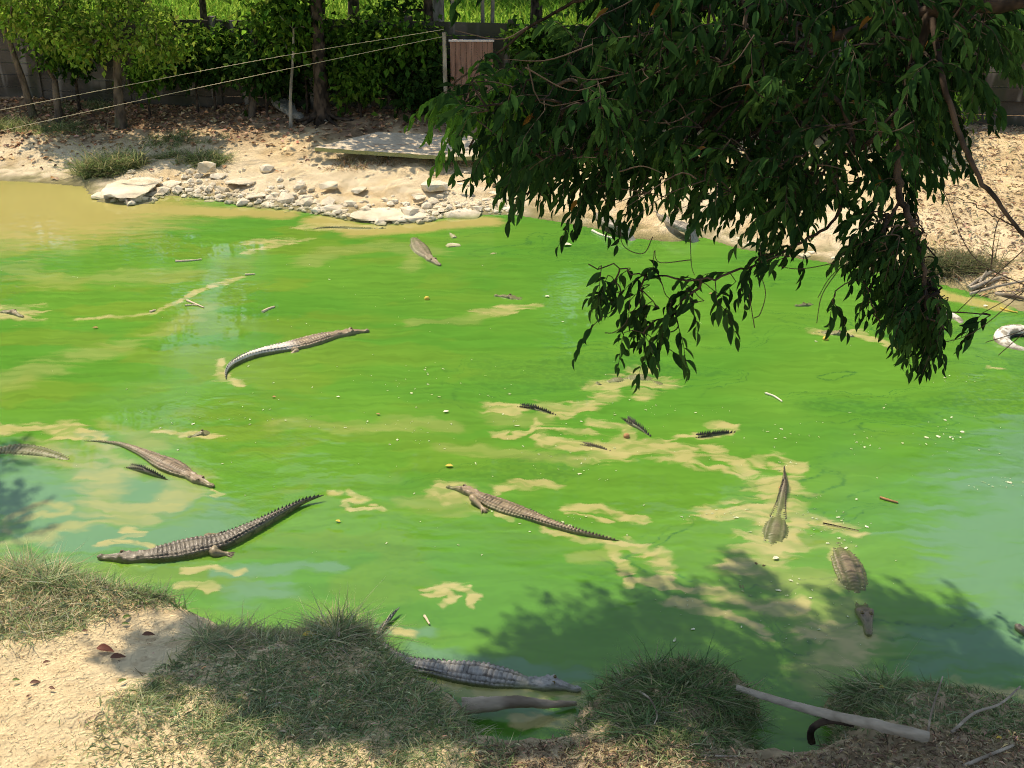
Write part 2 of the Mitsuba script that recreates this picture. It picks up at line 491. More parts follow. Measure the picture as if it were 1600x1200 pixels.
VEIL = strokes([
    ([(1165, 890), (1230, 915), (1300, 910)], 16), ([(1250, 960), (1330, 950)], 14), ([(1270, 985), (1350, 990), (1280, 1035)], 22), ([(1270, 1040), (1290, 1075)], 14), ([(1120, 935), (1220, 955)], 12), ([(1230, 840), (1300, 850)], 10),
    ([(60, 700), (130, 725), (165, 755), (150, 788)], 14), ([(150, 788), (230, 800), (285, 775), (300, 750)], 11), ([(200, 730), (290, 745)], 10), ([(120, 745), (200, 730)], 6),
    ([(15, 832), (10, 806), (45, 791), (90, 791), (108, 803), (70, 808)], 4), ([(60, 830), (150, 818), (250, 808)], 5), ([(0, 850), (80, 842)], 7), ([(30, 812), (60, 805)], 4),
    ([(160, 660), (250, 700)], 6), ([(130, 690), (190, 715)], 6), ([(60, 580), (0, 600)], 14), ([(430, 662), (560, 668), (700, 664)], 7), ([(120, 555), (200, 540)], 8), ([(250, 520), (330, 480)], 6),
    ([(20, 420), (80, 440), (200, 430), (290, 432)], 8), ([(480, 410), (520, 392), (600, 383), (680, 394)], 6), ([(650, 395), (640, 420)], 4), ([(640, 505), (740, 500), (790, 480)], 4),
    ([(780, 650), (850, 655)], 10), ([(900, 870), (960, 860)], 8), ([(640, 785), (760, 790)], 8), ([(700, 700), (900, 720)], 8),
])
MUD = strokes([([(-140, 315), (40, 318), (100, 325)], 40), ([(60, 310), (230, 326)], 9), ([(230, 326), (440, 334)], 6), ([(560, 362), (760, 346)], 6), ([(500, 345), (560, 358)], 6), ([(1450, 455), (1560, 480)], 5)])
TEAL_BARE_SKY = strokes([  # bare patches; the sky they mirror is painted into this teal
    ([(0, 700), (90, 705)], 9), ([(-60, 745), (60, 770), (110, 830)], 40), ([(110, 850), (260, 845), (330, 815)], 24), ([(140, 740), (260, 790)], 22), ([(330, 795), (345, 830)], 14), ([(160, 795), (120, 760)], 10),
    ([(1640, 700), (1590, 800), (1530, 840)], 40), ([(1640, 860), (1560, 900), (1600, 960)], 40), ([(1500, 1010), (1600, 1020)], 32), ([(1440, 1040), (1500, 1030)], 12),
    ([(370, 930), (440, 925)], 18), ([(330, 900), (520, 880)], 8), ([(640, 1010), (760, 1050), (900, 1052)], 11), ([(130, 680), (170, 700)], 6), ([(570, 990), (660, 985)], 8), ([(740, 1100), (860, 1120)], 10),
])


def seg_min(x, y, segs):
    best = mi.Float(9.0)
    for ax, ay, bx, by, r in segs:
        dx, dy = bx - ax, by - ay
        k = 1.0 / (dx * dx + dy * dy + 1e-9)
        px, py = x - ax, y - ay
        h = dr.clip((px * dx + py * dy) * k, 0.0, 1.0)
        ex, ey = px - dx * h, py - dy * h
        best = dr.minimum(best, dr.sqrt(ex * ex + ey * ey) / r)
    return best - 1.0


def warp(x, y, k=1.0):
    wx = (fbm(x * 1.7, y * 1.7, 3.0, 2) - 0.5) * 0.15 * k + (fbm(x * 6.0, y * 6.0, 9.0, 2) - 0.5) * 0.11 * k + (fbm(x * 14.0, y * 20.0, 29.0, 2) - 0.5) * 0.06 * k
    wy = (fbm(x * 1.7, y * 1.7, 13.0, 2) - 0.5) * 0.20 * k + (fbm(x * 6.0, y * 6.0, 19.0, 2) - 0.5) * 0.12 * k + (fbm(x * 14.0, y * 20.0, 39.0, 2) - 0.5) * 0.05 * k
    return x + wx, y + wy


def film(p):
    """(tan scum, thin veil, bare water with reflected sky painted in) from 0 to 1"""
    x, y = warp(p.x, p.y)
    streak = fbm(x * 3.0 + y * 1.3, y * 13.0, 1.0, 2)
    lace = fbm(x * 7.0 + 3.0 * streak, y * 20.0, 33.0, 3)
    tan = smoothstep(0.55, -0.55, seg_min(x, y, TAN) + (streak - 0.5) * 1.5 + (lace - 0.5) * 1.2)
    veil = smoothstep(0.9, -0.7, seg_min(x, y, VEIL) + (streak - 0.5) * 1.6)
    mud = smoothstep(0.75, -0.35, seg_min(x, y, MUD) + (streak - 0.5) * 0.5)
    bare = smoothstep(0.85, -0.75, seg_min(x, y, TEAL_BARE_SKY) + (streak - 0.5) * 1.8)
    return tan, veil, mud, bare, x, y


def water_fn(p, n, uv):
    tan, veil, mud, bare, x, y = film(p)
    a = fbm(p.x * 0.5, p.y * 0.9, 5.0, 3)
    left = smoothstep(1.5, -3.5, p.x)
    green = mix((0.079, 0.224, 0.026), (0.099, 0.241, 0.028), smoothstep(0.35, 0.65, a))
    m = fbm(x * 1.1 + 2.2 * fbm(x * 0.7, y * 1.1, 30.0, 2), y * 1.9, 40.0, 3)
    yel = smoothstep(0.45, 0.62, m) * left
    green = mix(green, (0.165, 0.235, 0.028), yel * 0.42)
    # darker threads where the film has parted
    q1 = fbm(x * 0.40 + 5, y * 0.75, 50.0, 2)
    fl = fbm(x * 0.55 + 3.4 * q1, y * 1.1 + 2.0 * q1, 60.0, 2)
    gate = smoothstep(-2.5, 1.5, p.x) * smoothstep(0.28, 0.5, noise(x * 0.7, y * 1.0, 70.0))
    speck = 0.35 + 0.65 * smoothstep(0.3, 0.7, noise(p.x * 26, p.y * 34, 3.0))
    thread = (dr.exp(-dr.square((fl - 0.47) / 0.009)) + 0.8 * dr.exp(-dr.square((fl - 0.53) / 0.007)) + 0.6 * dr.exp(-dr.square((fl - 0.59) / 0.006)) + 0.5 * smoothstep(0.63, 0.66, fl)) * gate * speck
    green = mix(green, (0.035, 0.125, 0.030), dr.minimum(thread, 1.0) * 0.75)
    fine = fbm(x * 2.0 + 7, y * 15.0, 80.0, 2)
    green = green * (0.86 + 0.28 * fine)
    c = mix(green, (0.110, 0.235, 0.120), bare * 0.9)  # teal: bare water colour plus painted sky reflection
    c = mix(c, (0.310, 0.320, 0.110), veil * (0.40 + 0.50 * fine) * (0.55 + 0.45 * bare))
    c = mix(c, (0.340, 0.305, 0.100), mud * 0.95)
    tc = mix((0.330, 0.325, 0.120), (0.430, 0.395, 0.180), fine)
    thin = smoothstep(0.25, 0.6, fbm(x * 5.0 + 3.0 * fbm(x * 2.0, y * 3.0, 44.0, 2), y * 11.0, 46.0, 3))
    return mix(c, tc, tan * (0.42 + 0.50 * thin))


def water_rough(p, n, uv):
    x, y = p.x, p.y
    return 0.015 + 0.14 * smoothstep(0.42, 0.7, fbm(x * 0.7, y * 1.2, 21.0, 2))


def ripple_fn(p, n, uv):
    return (fbm(p.x * 5.0, p.y * 9.0, 1.0, 2) - 0.5) * 0.0045 * smoothstep(0.42, 0.62, fbm(p.x * 0.45, p.y * 0.6, 90.0, 2)) + (fbm(p.x * 1.6, p.y * 3.6, 2.0, 2) - 0.5) * 0.0030


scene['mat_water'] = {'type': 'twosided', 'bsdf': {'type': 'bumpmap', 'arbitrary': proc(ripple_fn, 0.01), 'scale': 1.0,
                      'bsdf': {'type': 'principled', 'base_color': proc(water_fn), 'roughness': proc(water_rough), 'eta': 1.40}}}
wx0, wx1, wy0, wy1 = -15.0, 12.0, 4.6, 21.6
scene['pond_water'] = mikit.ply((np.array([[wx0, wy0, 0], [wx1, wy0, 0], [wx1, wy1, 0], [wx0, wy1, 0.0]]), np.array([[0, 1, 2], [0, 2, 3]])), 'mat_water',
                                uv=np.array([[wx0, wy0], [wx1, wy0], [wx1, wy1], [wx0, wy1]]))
tag('pond_water', 'bright green algae covered pond water with tan scum swirls', kind='structure')


# ------------------------------------------------------------------ concrete plank wall at the back
WALL_A, WALL_B = np.array([-15.4, 27.0]), np.array([17.6, 20.6])
wdir = (WALL_B - WALL_A) / np.linalg.norm(WALL_B - WALL_A)
wlen = np.linalg.norm(WALL_B - WALL_A)
wang = math.atan2(wdir[1], wdir[0])
WR = rotz(wang)
wall = thing('boundary_wall', 'weathered grey concrete plank wall with posts along the back of the far bank', 'wall')
BAY = 2.24
nb = int(wlen / BAY)
plank_shapes = []
for k in range(3):
    g = rng(40 + k)
    v, f = box(0, 0, 0, BAY - 0.13, 0.06, 0.262, None, 0.014)
    plank_shapes.append(mikit.ply((v, f), 'mat_concrete'))
post_shape = mikit.ply(box(0, 0, 0, 0.14, 0.15, 2.30, None, 0.015), 'mat_concrete')
g = rng(5)


def at_wall(u, z, off=0.0, tilt=0.0):
    q = WALL_A + wdir * u
    return T4().translate([float(q[0] - wdir[1] * off), float(q[1] + wdir[0] * off), float(z)]).rotate([0, 0, 1], math.degrees(wang)).rotate([0, 1, 0], tilt)


WALL_BASE = []
for i in range(nb + 1):
    q = WALL_A + wdir * (i * BAY)
    WALL_BASE.append(float(ground_z(q[:1], q[1:])[0]))
for i in range(nb + 1):
    part(wall, 'post', {**post_shape, 'to_world': at_wall(i * BAY, WALL_BASE[i] + 0.80)})
    if i < nb:
        zb = min(WALL_BASE[i], WALL_BASE[i + 1]) - 0.05
        for r in range(7):
            part(wall, 'plank', {**plank_shapes[int(g.integers(3))], 'to_world': at_wall((i + 0.5) * BAY, zb + 0.14 + r * 0.276, 0.012 * g.normal(), 0.25 * g.normal())})

# ------------------------------------------------------------------ plank board, posts and wires
bp = P(737, 90, 23.6)
bgz = float(ground_z(bp[:1], bp[1:2])[0])
board = thing('plank_board', 'reddish brown upright plank board with a pale top edge standing before the wall', 'board')
bw, ztop = 0.90, P(737, 65, 23.6)[2]
npl = 8
for k in range(npl):
    g = rng(70 + k)
    part(board, 'plank', mikit.ply(box(bp[0] - bw / 2 + bw / npl * (k + 0.5), 23.6 + 0.004 * g.normal(), (ztop + bgz + 0.35) / 2, bw / npl - 0.008, 0.025, ztop - bgz - 0.35, None, 0.004), 'mat_board'))
part(board, 'top_rail', mikit.ply(box(bp[0], 23.59, ztop + 0.02, bw + 0.04, 0.06, 0.035, None, 0.006), 'mat_board_trim'))
for s in (-1, 1):
    part(board, 'leg', mikit.ply(box(bp[0] + s * (bw / 2 - 0.08), 23.66, (ztop + bgz) / 2 - 0.1, 0.06, 0.06, ztop - bgz + 0.2, None, 0.006), 'mat_dark_bark'))

pp = P(694, 55, 23.3)
pgz = float(ground_z(pp[:1], pp[1:2])[0])
fp = numbered('fence_post')
scene[fp] = mikit.ply(tube(spline([[pp[0] + 0.04, 23.3, pgz - 0.2], [pp[0], 23.3, pgz + 0.6], [pp[0], 23.3, pp[2] + 0.05]], 10), np.linspace(0.05, 0.04, 10), 8, True, 0.05, 3), 'mat_pale_trunk', smooth=40)
tag(fp, 'slim pale wooden post left of the reddish plank board, holding both wires', 'post')
sp0 = P(-150, 205, 21.5)
sgz = float(ground_z(sp0[:1], sp0[1:2])[0])
for k, (pts, lab) in enumerate((([(693, 46, 23.3), (400, 95, 22.6), (0, 172, 21.9), (-150, 203, 21.5)], 'upper of the two thin pale wires slanting across the far left bank'),
                                ([(693, 57, 23.3), (400, 118, 22.4), (75, 188, 21.7), (-150, 240, 21.0)], 'lower of the two thin pale wires slanting across the far left bank'))):
    w = numbered('wire')
    scene[w] = mikit.ply(tube(spline([P(*q) for q in pts], 60), 0.0048, 6), 'mat_wire', smooth=True)
    tag(w, lab, 'wire')

# ------------------------------------------------------------------ concrete slab on the far bank
sc_ = [G(590, 209, 0.62), G(735, 216, 0.60), G(812, 250, 0.50), G(706, 251, 0.50), G(490, 237, 0.52)]
g = rng(11)
poly = np.array([q[:2] for q in sc_])
edge = []
for i in range(len(poly)):
    a, b = poly[i], poly[(i + 1) % len(poly)]
    for t in np.linspace(0, 1, 14, endpoint=False):
        edge.append(a + (b - a) * t + g.normal(size=2) * 0.012)
zs = 0.60
slab_m = trimesh.creation.extrude_polygon(Polygon(edge), 0.075, engine='earcut')
sv = np.array(slab_m.vertices)
sv[:, 2] += 0.50 + 0.045 * (sv[:, 1] - 20.8)
scene['concrete_slab'] = mikit.ply((sv, np.array(slab_m.faces)), 'mat_slab')
tag('concrete_slab', 'flat pale concrete slab lying on the sandy far bank', 'slab')

# ------------------------------------------------------------------ rocks
def rock_mesh(seed, flat=0.6, n=16, sub=2):
    g = rng(seed)
    q = unit(g.normal(size=(n, 3)))
    q = np.sign(q) * np.abs(q) ** 0.7
    q[:, 2] *= flat
    h = trimesh.convex.convex_hull(q)
    m = h
    for _ in range(sub):
        m = m.subdivide()
    v = np.array(m.vertices)
    v = v + unit(v) * ((meshkit.fbm(v * 3.0 + seed, 3, seed) - 0.5) * 0.16)[:, None]
    return v, np.array(m.faces)


ROCKS = [mikit.ply(rock_mesh(100 + k, 0.55 + 0.12 * (k % 4)), 'mat_rock', smooth=14) for k in range(8)]
SLABROCK = [mikit.ply(rock_mesh(200 + k, 0.6, 22, 3), 'mat_rock', smooth=14) for k in range(3)]
GROUP_ROCK = 'pale rocks scattered along the far shore'
ROCK_LABEL = 'small pale limestone rock lying among others along the far waterline'


def put_rock(px, py, w, h, label=None, shape=None, rz=0.0, z=None, name='rock', depth=1.0):
    p = G(px, py, 0.05)
    p = G(px, py, max(float(ground_z(p[:1], p[1:2])[0]), -0.02)) if z is None else G(px, py, z)
    s = pxsize(p)
    k = numbered(name)
    rx = w * s / 2
    rzz = max(h * s / 2 * 0.75, 0.03)
    scene[k] = {**shape, 'to_world': T4().translate([float(p[0]), float(p[1]), float(p[2] + rzz * 0.12)]).rotate([0, 0, 1], rz).scale([rx, rx * depth, rzz])}
    tag(k, label or ROCK_LABEL, 'rock', None if label else GROUP_ROCK)
    return k


named = [
    (203, 295, 84, 15, 'broad flat white rock shelf at the far left waterline', SLABROCK[0], 12, 1.3),
    (222, 286, 50, 18, 'pale slab on the back right of the white rock shelf', SLABROCK[1], 80, 1.2),
    (178, 303, 56, 14, 'pale slab on the front left of the white rock shelf', SLABROCK[2], 160, 0.9),
    (232, 305, 44, 12, 'flat pale slab at the front right of the white rock shelf', ROCKS[4], 20, 0.9),
    (205, 310, 40, 9, 'thin pale slab at the front edge of the white rock shelf', ROCKS[6], 0, 0.8),
    (265, 290, 40, 20, 'pale rock just right of the broad flat white shelf', ROCKS[1], 50, 1.0),
    (165, 306, 46, 14, 'low pale rock at the left tip of the broad white shelf', SLABROCK[1], 0, 0.9),
    (596, 336, 100, 22, 'wide flat white rock slab in the water before the far bank', SLABROCK[2], -8, 0.75),
    (630, 341, 52, 12, 'thin pale slab at the front of the wide white slab', SLABROCK[0], 40, 0.7),
    (640, 330, 40, 14, 'pale slab at the back right of the wide white slab', ROCKS[3], 140, 0.9),
    (650, 340, 50, 16, 'pale rock at the right end of the wide flat white slab', ROCKS[2], 30, 0.8),
    (445, 313, 38, 30, 'large wedge shaped pale rock with a shaded right face', ROCKS[3], -30, 0.8),
    (515, 291, 34, 26, 'blocky pale rock high on the bank above the other stones', ROCKS[0], 20, 0.9),
    (562, 298, 30, 20, 'pale angular rock right of the blocky one below the slab', ROCKS[4], 70, 0.8),
    (484, 316, 32, 20, 'pale rock between the wedge rock and the wide slab', ROCKS[5], 10, 0.9),
    (518, 326, 40, 16, 'low pale rock touching the left side of the wide slab', ROCKS[6], 0, 0.8),
    (345, 298, 26, 22, 'round pale rock between the white shelf and the wedge rock', ROCKS[7], 40, 1.0),
    (400, 307, 32, 12, 'flat white stone left of the large wedge rock', ROCKS[1], 0, 0.8),
    (680, 292, 46, 26, 'pale block under the right part of the concrete slab', ROCKS[2], 15, 0.8),
    (322, 262, 34, 24, 'tan rock leaning in the grass tuft above the white shelf', ROCKS[3], 60, 0.8),
    (690, 341, 22, 13, 'small pale rock standing in shallow water right of the wide slab', ROCKS[4], 0, 0.9),
    (363, 328, 15, 7, 'small flat stone showing above the water near the white shelf', ROCKS[5], 0, 0.9),
    (771, 398, 15, 7, 'lone pale round stone in green water left of the leaves', ROCKS[6], 0, 0.9),
    (706, 371, 20, 16, 'grey white lump of rock in the water, upper of two', ROCKS[7], 0, 1.1),
    (708, 386, 19, 20, 'grey white lump of rock in the water, lower of two', ROCKS[0], 80, 1.3),
]
for px, py, w, h, lab, sh, rz, dp in named:
    put_rock(px, py, w, h, lab, sh, rz, depth=dp)
g = rng(77)
for k in range(84):
    t = g.random()
    px = 240 + t * 560
    base = np.interp(px, [150, 260, 330, 440, 540, 600, 690, 800], [312, 304, 312, 326, 344, 350, 342, 336])
    py = base - abs(g.normal()) * 22 - 1 + (5 if g.random() < .2 else 0)
    if 560 < px < 670 and py > 322:
        continue
    w = 7 + g.gamma(1.6, 4.5)
    put_rock(px, py, w, w * (0.30 + 0.22 * g.random()), None, ROCKS[int(g.integers(8))], float(g.random() * 360), depth=0.7 + 0.5 * g.random())
for k in range(26):
    px = 930 + g.random() * 560
    base = np.interp(px, [930, 1050, 1150, 1310, 1470], [356, 374, 384, 410, 442])
    w = 8 + g.gamma(1.5, 4)
    put_rock(px, base - abs(g.normal()) * 9, w, w * 0.55, None, ROCKS[int(g.integers(8))], float(g.random() * 360))


def gravel(n, fn, seed, size, name, label, m):
    g = rng(seed)
    tv, tf = trimesh.creation.icosahedron().vertices, trimesh.creation.icosahedron().faces
    xy = fn(g, n)
    z = ground_z(xy[:, 0], xy[:, 1])
    ok = z > -0.02
    xy, z = xy[ok], z[ok]
    n = len(xy)
    s = size * (0.5 + g.gamma(1.5, 0.6, n))
    tv = np.array(tv)
    v = tv[None] * (1 + 0.25 * g.normal(size=(n, 12, 1))) * s[:, None, None] * np.array([1, 1, 0.6])
    v = v + np.stack([xy[:, 0], xy[:, 1], z + 0.2 * s], 1)[:, None]
    f = (np.array(tf)[None] + (np.arange(n) * 12)[:, None, None]).reshape(-1, 3)
    scene[name] = mikit.ply((v.reshape(-1, 3), f), m)
    tag(name, label, 'gravel', kind='stuff')


def far_shore_pts(g, n):
    px = 170 + g.random(n) * 640
    base = np.interp(px, [150, 260, 330, 440, 540, 600, 690, 800], [316, 306, 313, 327, 345, 352, 343, 337])
    py = base - np.abs(g.normal(size=n)) * 20
    return np.array([G(a, b, 0.2)[:2] for a, b in zip(px, py)])


gravel(1600, far_shore_pts, 9, 0.030, 'gravel', 'pale broken stone and gravel along the far waterline', 'mat_rock')

# ------------------------------------------------------------------ crocodiles
S_W = [0, .01, .03, .06, .09, .125, .15, .19, .24, .30, .37, .44, .50, .55, .62, .70, .78, .86, .94, 1.0]
W_W = [.006, .0125, .0150, .0165, .0235, .0330, .0310, .0300, .043, .055, .0590, .0530, .0420, .0350, .0270, .0200, .0140, .0085, .0042, .0012]
H_H = [.005, .0090, .0100, .0120, .0190, .0250, .0255, .0260, .031, .036, .0380, .0370, .0350, .0320, .0290, .0250, .0205, .0150, .0080, .0012]


def croc_part_colors(n, g, base, dark, pale):
    return base


def crocodile(label, spine, height, colours, length=None, seed=0, res=(340, 56), legs=(), crest=0.013, s0=0.0, s1=1.0, name='crocodile', fat=1.0, pale_tail=0.0, ground=False):
    """spine: px points from the snout (s0) to the tail end (s1), lying on the water; height: [(s, height of the back over the water)] in metres
    colours: mud, dark, flank. Only the stretch s0..s1 of a whole animal lies along spine; the rest is drawn on straight under water."""
    g = rng(1000 + seed)
    key = thing(name, label, 'crocodile')
    z0 = 0.03
    if ground:
        sp = np.array([G(px, py, ground)[:2] for px, py in spine])
    else:
        sp = np.array([G(px, py, z0)[:2] for px, py in spine])
    c = spline(sp, 200)
    vis = np.linalg.norm(np.diff(c, axis=0), axis=1).sum()
    L = length or vis / (s1 - s0)
    # extend along the end tangents so that the animal is whole
    ss = np.linspace(s0, s1, 200)
    if s0 > 0.005:
        d = unit(c[0] - c[4])
        pre = np.linspace(0, s0, 40, endpoint=False)
        c = np.vstack([c[0] + d * ((s0 - pre) * L)[:, None], c]); ss = np.r_[pre, ss]
    if s1 < 0.995:
        d = unit(c[-1] - c[-5])
        post = np.linspace(s1, 1, 61)[1:]
        c = np.vstack([c, c[-1] + d * ((post - s1) * L)[:, None]]); ss = np.r_[ss, post]
    n, m = res
    S = np.linspace(0, 1, n)
    C = np.stack([np.interp(S, ss, c[:, 0]), np.interp(S, ss, c[:, 1])], 1)
    Tn = unit(np.gradient(C, axis=0))
    Nr = np.stack([-Tn[:, 1], Tn[:, 0]], 1)
    hw = np.interp(S, S_W, W_W) * L * fat
    hh = np.interp(S, S_W, H_H) * L
    hx, hz = zip(*height)
    top = np.interp(S, hx, hz)
    for _ in range(4):
        top = np.convolve(np.pad(top, 6, mode='edge'), np.ones(13) / 13, 'valid')
    if ground:
        top = top + ground_z(C[:, 0], C[:, 1])
    else:
        top = np.where(top > 0, top * 0.52, top)
    th = np.linspace(0, 2 * np.pi, m, endpoint=False)
    a = np.abs(((th + np.pi / 2) % (2 * np.pi)) - np.pi)        # placeholder, angle from the top is th-pi/2
    ct, st = np.cos(th), np.sin(th)
    SS, TH = np.meshgrid(S, th, indexing='ij')
    flatk = np.interp(SS, [0, .1, .18, .25, .5, .62, .8, 1], [1.1, 1.0, 1.1, 1.0, 1.0, 1.3, 1.6, 1.6])
    e = 2 / (2 + 0.9)
    cx = np.sign(ct) * np.abs(ct) ** e
    sz = np.sign(st) * np.abs(st) ** e
    X = hw[:, None] * cx[None]
    Z = hh[:, None] * sz[None]
    Z = np.where(Z > 0, Z * np.interp(S, [0, .2, .3, .5, .6, 1], [1, .9, .75, .8, 1, 1])[:, None], Z)
    # scutes
    phi = TH - np.pi / 2                                        # 0 at the top, + to the left
    phi = (phi + np.pi) % (2 * np.pi) - np.pi
    lat = np.abs(phi)
    trunk = np.interp(SS, [.14, .2, .24, .52, .6, .9, 1], [0, .35, 1, 1, .8, .5, .2])
    rowlen = 0.0175
    u = SS / rowlen
    v = phi / (np.pi * 0.86) * 5.0 + 0.5 + 0.25 * (np.floor(u) % 2) * 0
    fu, fv = u - np.floor(u), v - np.floor(v)
    cid = np.floor(u) * 31 + np.floor(v) * 7
    rnd = (np.sin(cid * 12.9898) * 43758.5453) % 1.0
    dome = np.clip(1.25 * (1 - np.abs(2 * fv - 1) ** 1.6), 0, 1) * np.clip(np.sin(np.pi * np.clip(fu * 1.08, 0, 1)), 0, 1) ** 0.6
    keel = np.clip(1 - np.abs(2 * fv - 1) * 3.0, 0, 1) * fu
    side = np.clip((1.75 - lat) / 0.5, 0, 1)
    bump = (0.0042 * dome + 0.0036 * keel) * trunk * side * (0.7 + 0.6 * rnd)
    q3 = np.stack([SS * 60, np.cos(TH) * 3, np.sin(TH) * 3 + seed], -1)
    rough = (meshkit.fbm(q3, 3, seed) - 0.5)
    bump = bump + 0.0030 * rough
    # head: brow ridges, raised nose, jaw bulge
    brow = np.exp(-((SS - 0.098) / 0.010) ** 2) * np.exp(-((lat - 0.62) / 0.30) ** 2)
    nose = np.exp(-((SS - 0.014) / 0.008) ** 2) * np.exp(-(lat / 0.7) ** 2)
    ridge = np.exp(-((SS - 0.065) / 0.022) ** 2) * np.exp(-((lat - 0.5) / 0.25) ** 2)
    table = np.exp(-((SS - 0.122) / 0.010) ** 2) * np.exp(-((lat - 0.75) / 0.35) ** 2)
    nuch = np.exp(-((SS - 0.18) / 0.010) ** 2) * np.exp(-((lat - 0.35) / 0.22) ** 2) + np.exp(-((SS - 0.165) / 0.006) ** 2) * np.exp(-((lat - 0.5) / 0.2) ** 2)
    bump = bump + 0.0115 * brow + 0.006 * nose + 0.003 * ridge + 0.005 * table + 0.006 * nuch
    X = X * (1 + bump / np.maximum(hw / L, 0.004)[:, None] * 0.5)
    Z = Z + bump * L * np.where(np.sin(TH) > -0.2, 1, 0.2)
    zc = top - hh
    V = np.stack([C[:, 0:1] + Nr[:, 0:1] * X, C[:, 1:2] + Nr[:, 1:2] * X, zc[:, None] + Z], -1)
    mud, dark, flank = (np.array(q) for q in colours)
    pits = np.clip(np.clip(1.0 - 1.5 * (1 - np.abs(2 * fv - 1) ** 1.6), 0, 1) + 0.55 * np.clip(1 - dome * 1.1, 0, 1) * (rnd > 0.25), 0, 1) * trunk * side
    band = sstep(0.46, 0.52, meshkit.fbm(np.stack([SS * 42, lat * 3.5, 0 * SS + seed], -1), 3, seed + 4)) * np.clip((lat - 0.95) / 0.3, 0, 1) * (SS > 0.2)
    blot = sstep(0.52, 0.66, meshkit.fbm(np.stack([SS * 70, lat * 4, 0 * SS + seed], -1), 2, seed + 9))
    k = np.clip(0.75 * pits + 0.35 * blot * (0.4 + rnd), 0, 1)
    col = mud[None, None] * (1 - k[..., None]) + dark * k[..., None]
    fl = np.clip((lat - 1.15) / 0.25, 0, 1)[..., None] * (SS > 0.2)[..., None]
    col = col * (1 - fl) + (flank * (1 - 0.85 * band[..., None]) + dark * 0.85 * band[..., None]) * fl
    col = col * (0.66 + 0.42 * meshkit.fbm(np.stack([SS * 140, np.cos(TH) * 9, np.sin(TH) * 9], -1), 2, 77))[..., None]
    if pale_tail:
        w = (sstep(.40, .50, SS) * np.clip((1.25 - lat) / 0.2, 0, 1) * pale_tail)[..., None] * (1 - 0.45 * pits[..., None])
        col = col * (1 - w) + np.array([0.62, 0.60, 0.54]) * w
    if not ground:                                              # wet, algae stained waterline
        wl = sstep(0.048, 0.006, V[..., 2] + 0.012 * (meshkit.fbm(V * 22, 2, seed) - 0.5))[..., None]
        col = col * (1 - 0.8 * wl) + np.array([0.10, 0.13, 0.035]) * 0.8 * wl
    i, j = np.meshgrid(np.arange(n - 1), np.arange(m), indexing='ij')
    i, j = i.ravel(), j.ravel()
    j2 = (j + 1) % m
    f = np.vstack([np.stack([i * m + j, (i + 1) * m + j2, i * m + j2], 1), np.stack([i * m + j, (i + 1) * m + j, (i + 1) * m + j2], 1)])
    v_all = [(V.reshape(-1, 3), f, col.reshape(-1, 3))]
    # end caps
    for row, flip in ((0, False), (n - 1, True)):
        cpt = V[row].mean(0)
        k_ = np.arange(m)
        ff = np.stack([np.full(m, m), k_, (k_ + 1) % m], 1)
        v_all.append((np.vstack([V[row], cpt]), ff[:, ::-1] if flip else ff, np.vstack([col[row], col[row].mean(0)])))
    # legs: upper limb, lower limb, foot with toes, merged into the body mesh
    for (s, sd, out, back, lift) in legs:
        i0 = int(s * (n - 1))
        c0, t0, r0 = C[i0], Tn[i0], Nr[i0] * sd
        zz = zc[i0]
        hip = np.r_[c0 + r0 * hw[i0] * 0.75, zz + hh[i0] * 0.15]
        knee = np.r_[c0 + r0 * (hw[i0] * 0.9 + out * L * 0.55) - t0 * back * L * 0.012, zz + hh[i0] * 0.3 + lift * L]
        ankle = np.r_[c0 + r0 * (hw[i0] * 0.9 + out * L) + t0 * back * L * 0.045, zz + lift * L * 0.55]
        toe = ankle + np.r_[t0 * back * L * 0.035 + r0 * out * L * 0.4, -0.004 * L]
        path = spline([hip, knee, ankle, toe], 22)
        rad = np.interp(np.linspace(0, 1, 22), [0, .3, .6, .75, .9, 1], [.021, .0185, .0125, .0105, .012, .004]) * L
        lv, lf = tube(path, rad, 10, True, 0.06, seed)
        lc = np.broadcast_to(mud * 0.55 + flank * 0.45, lv.shape) * (0.6 + 0.8 * meshkit.noise(lv * 60, 3))[:, None]
        v_all.append((lv, lf, lc))
        fw = unit(toe - ankle)
        sdw = unit(np.cross(fw, [0, 0, 1]))
        for kk in range(4):
            ang = (kk - 1.5) * 0.32
            dirn = fw * math.cos(ang) + sdw * math.sin(ang)
            tv_, tf_ = tube(spline([ankle + dirn * .012 * L, ankle + dirn * .032 * L + [0, 0, .002 * L], ankle + dirn * .050 * L - [0, 0, .004 * L]], 7), np.array([.006, .0055, .005, .0045, .0036, .0026, .0012]) * L, 6)
            v_all.append((tv_, tf_, np.broadcast_to(mud * 0.5 + flank * 0.3, tv_.shape)))
    bv, bf, bc = cat_meshes(v_all)
    part(key, 'body', mikit.ply((bv, bf), 'mat_croc', smooth=True, color=bc))
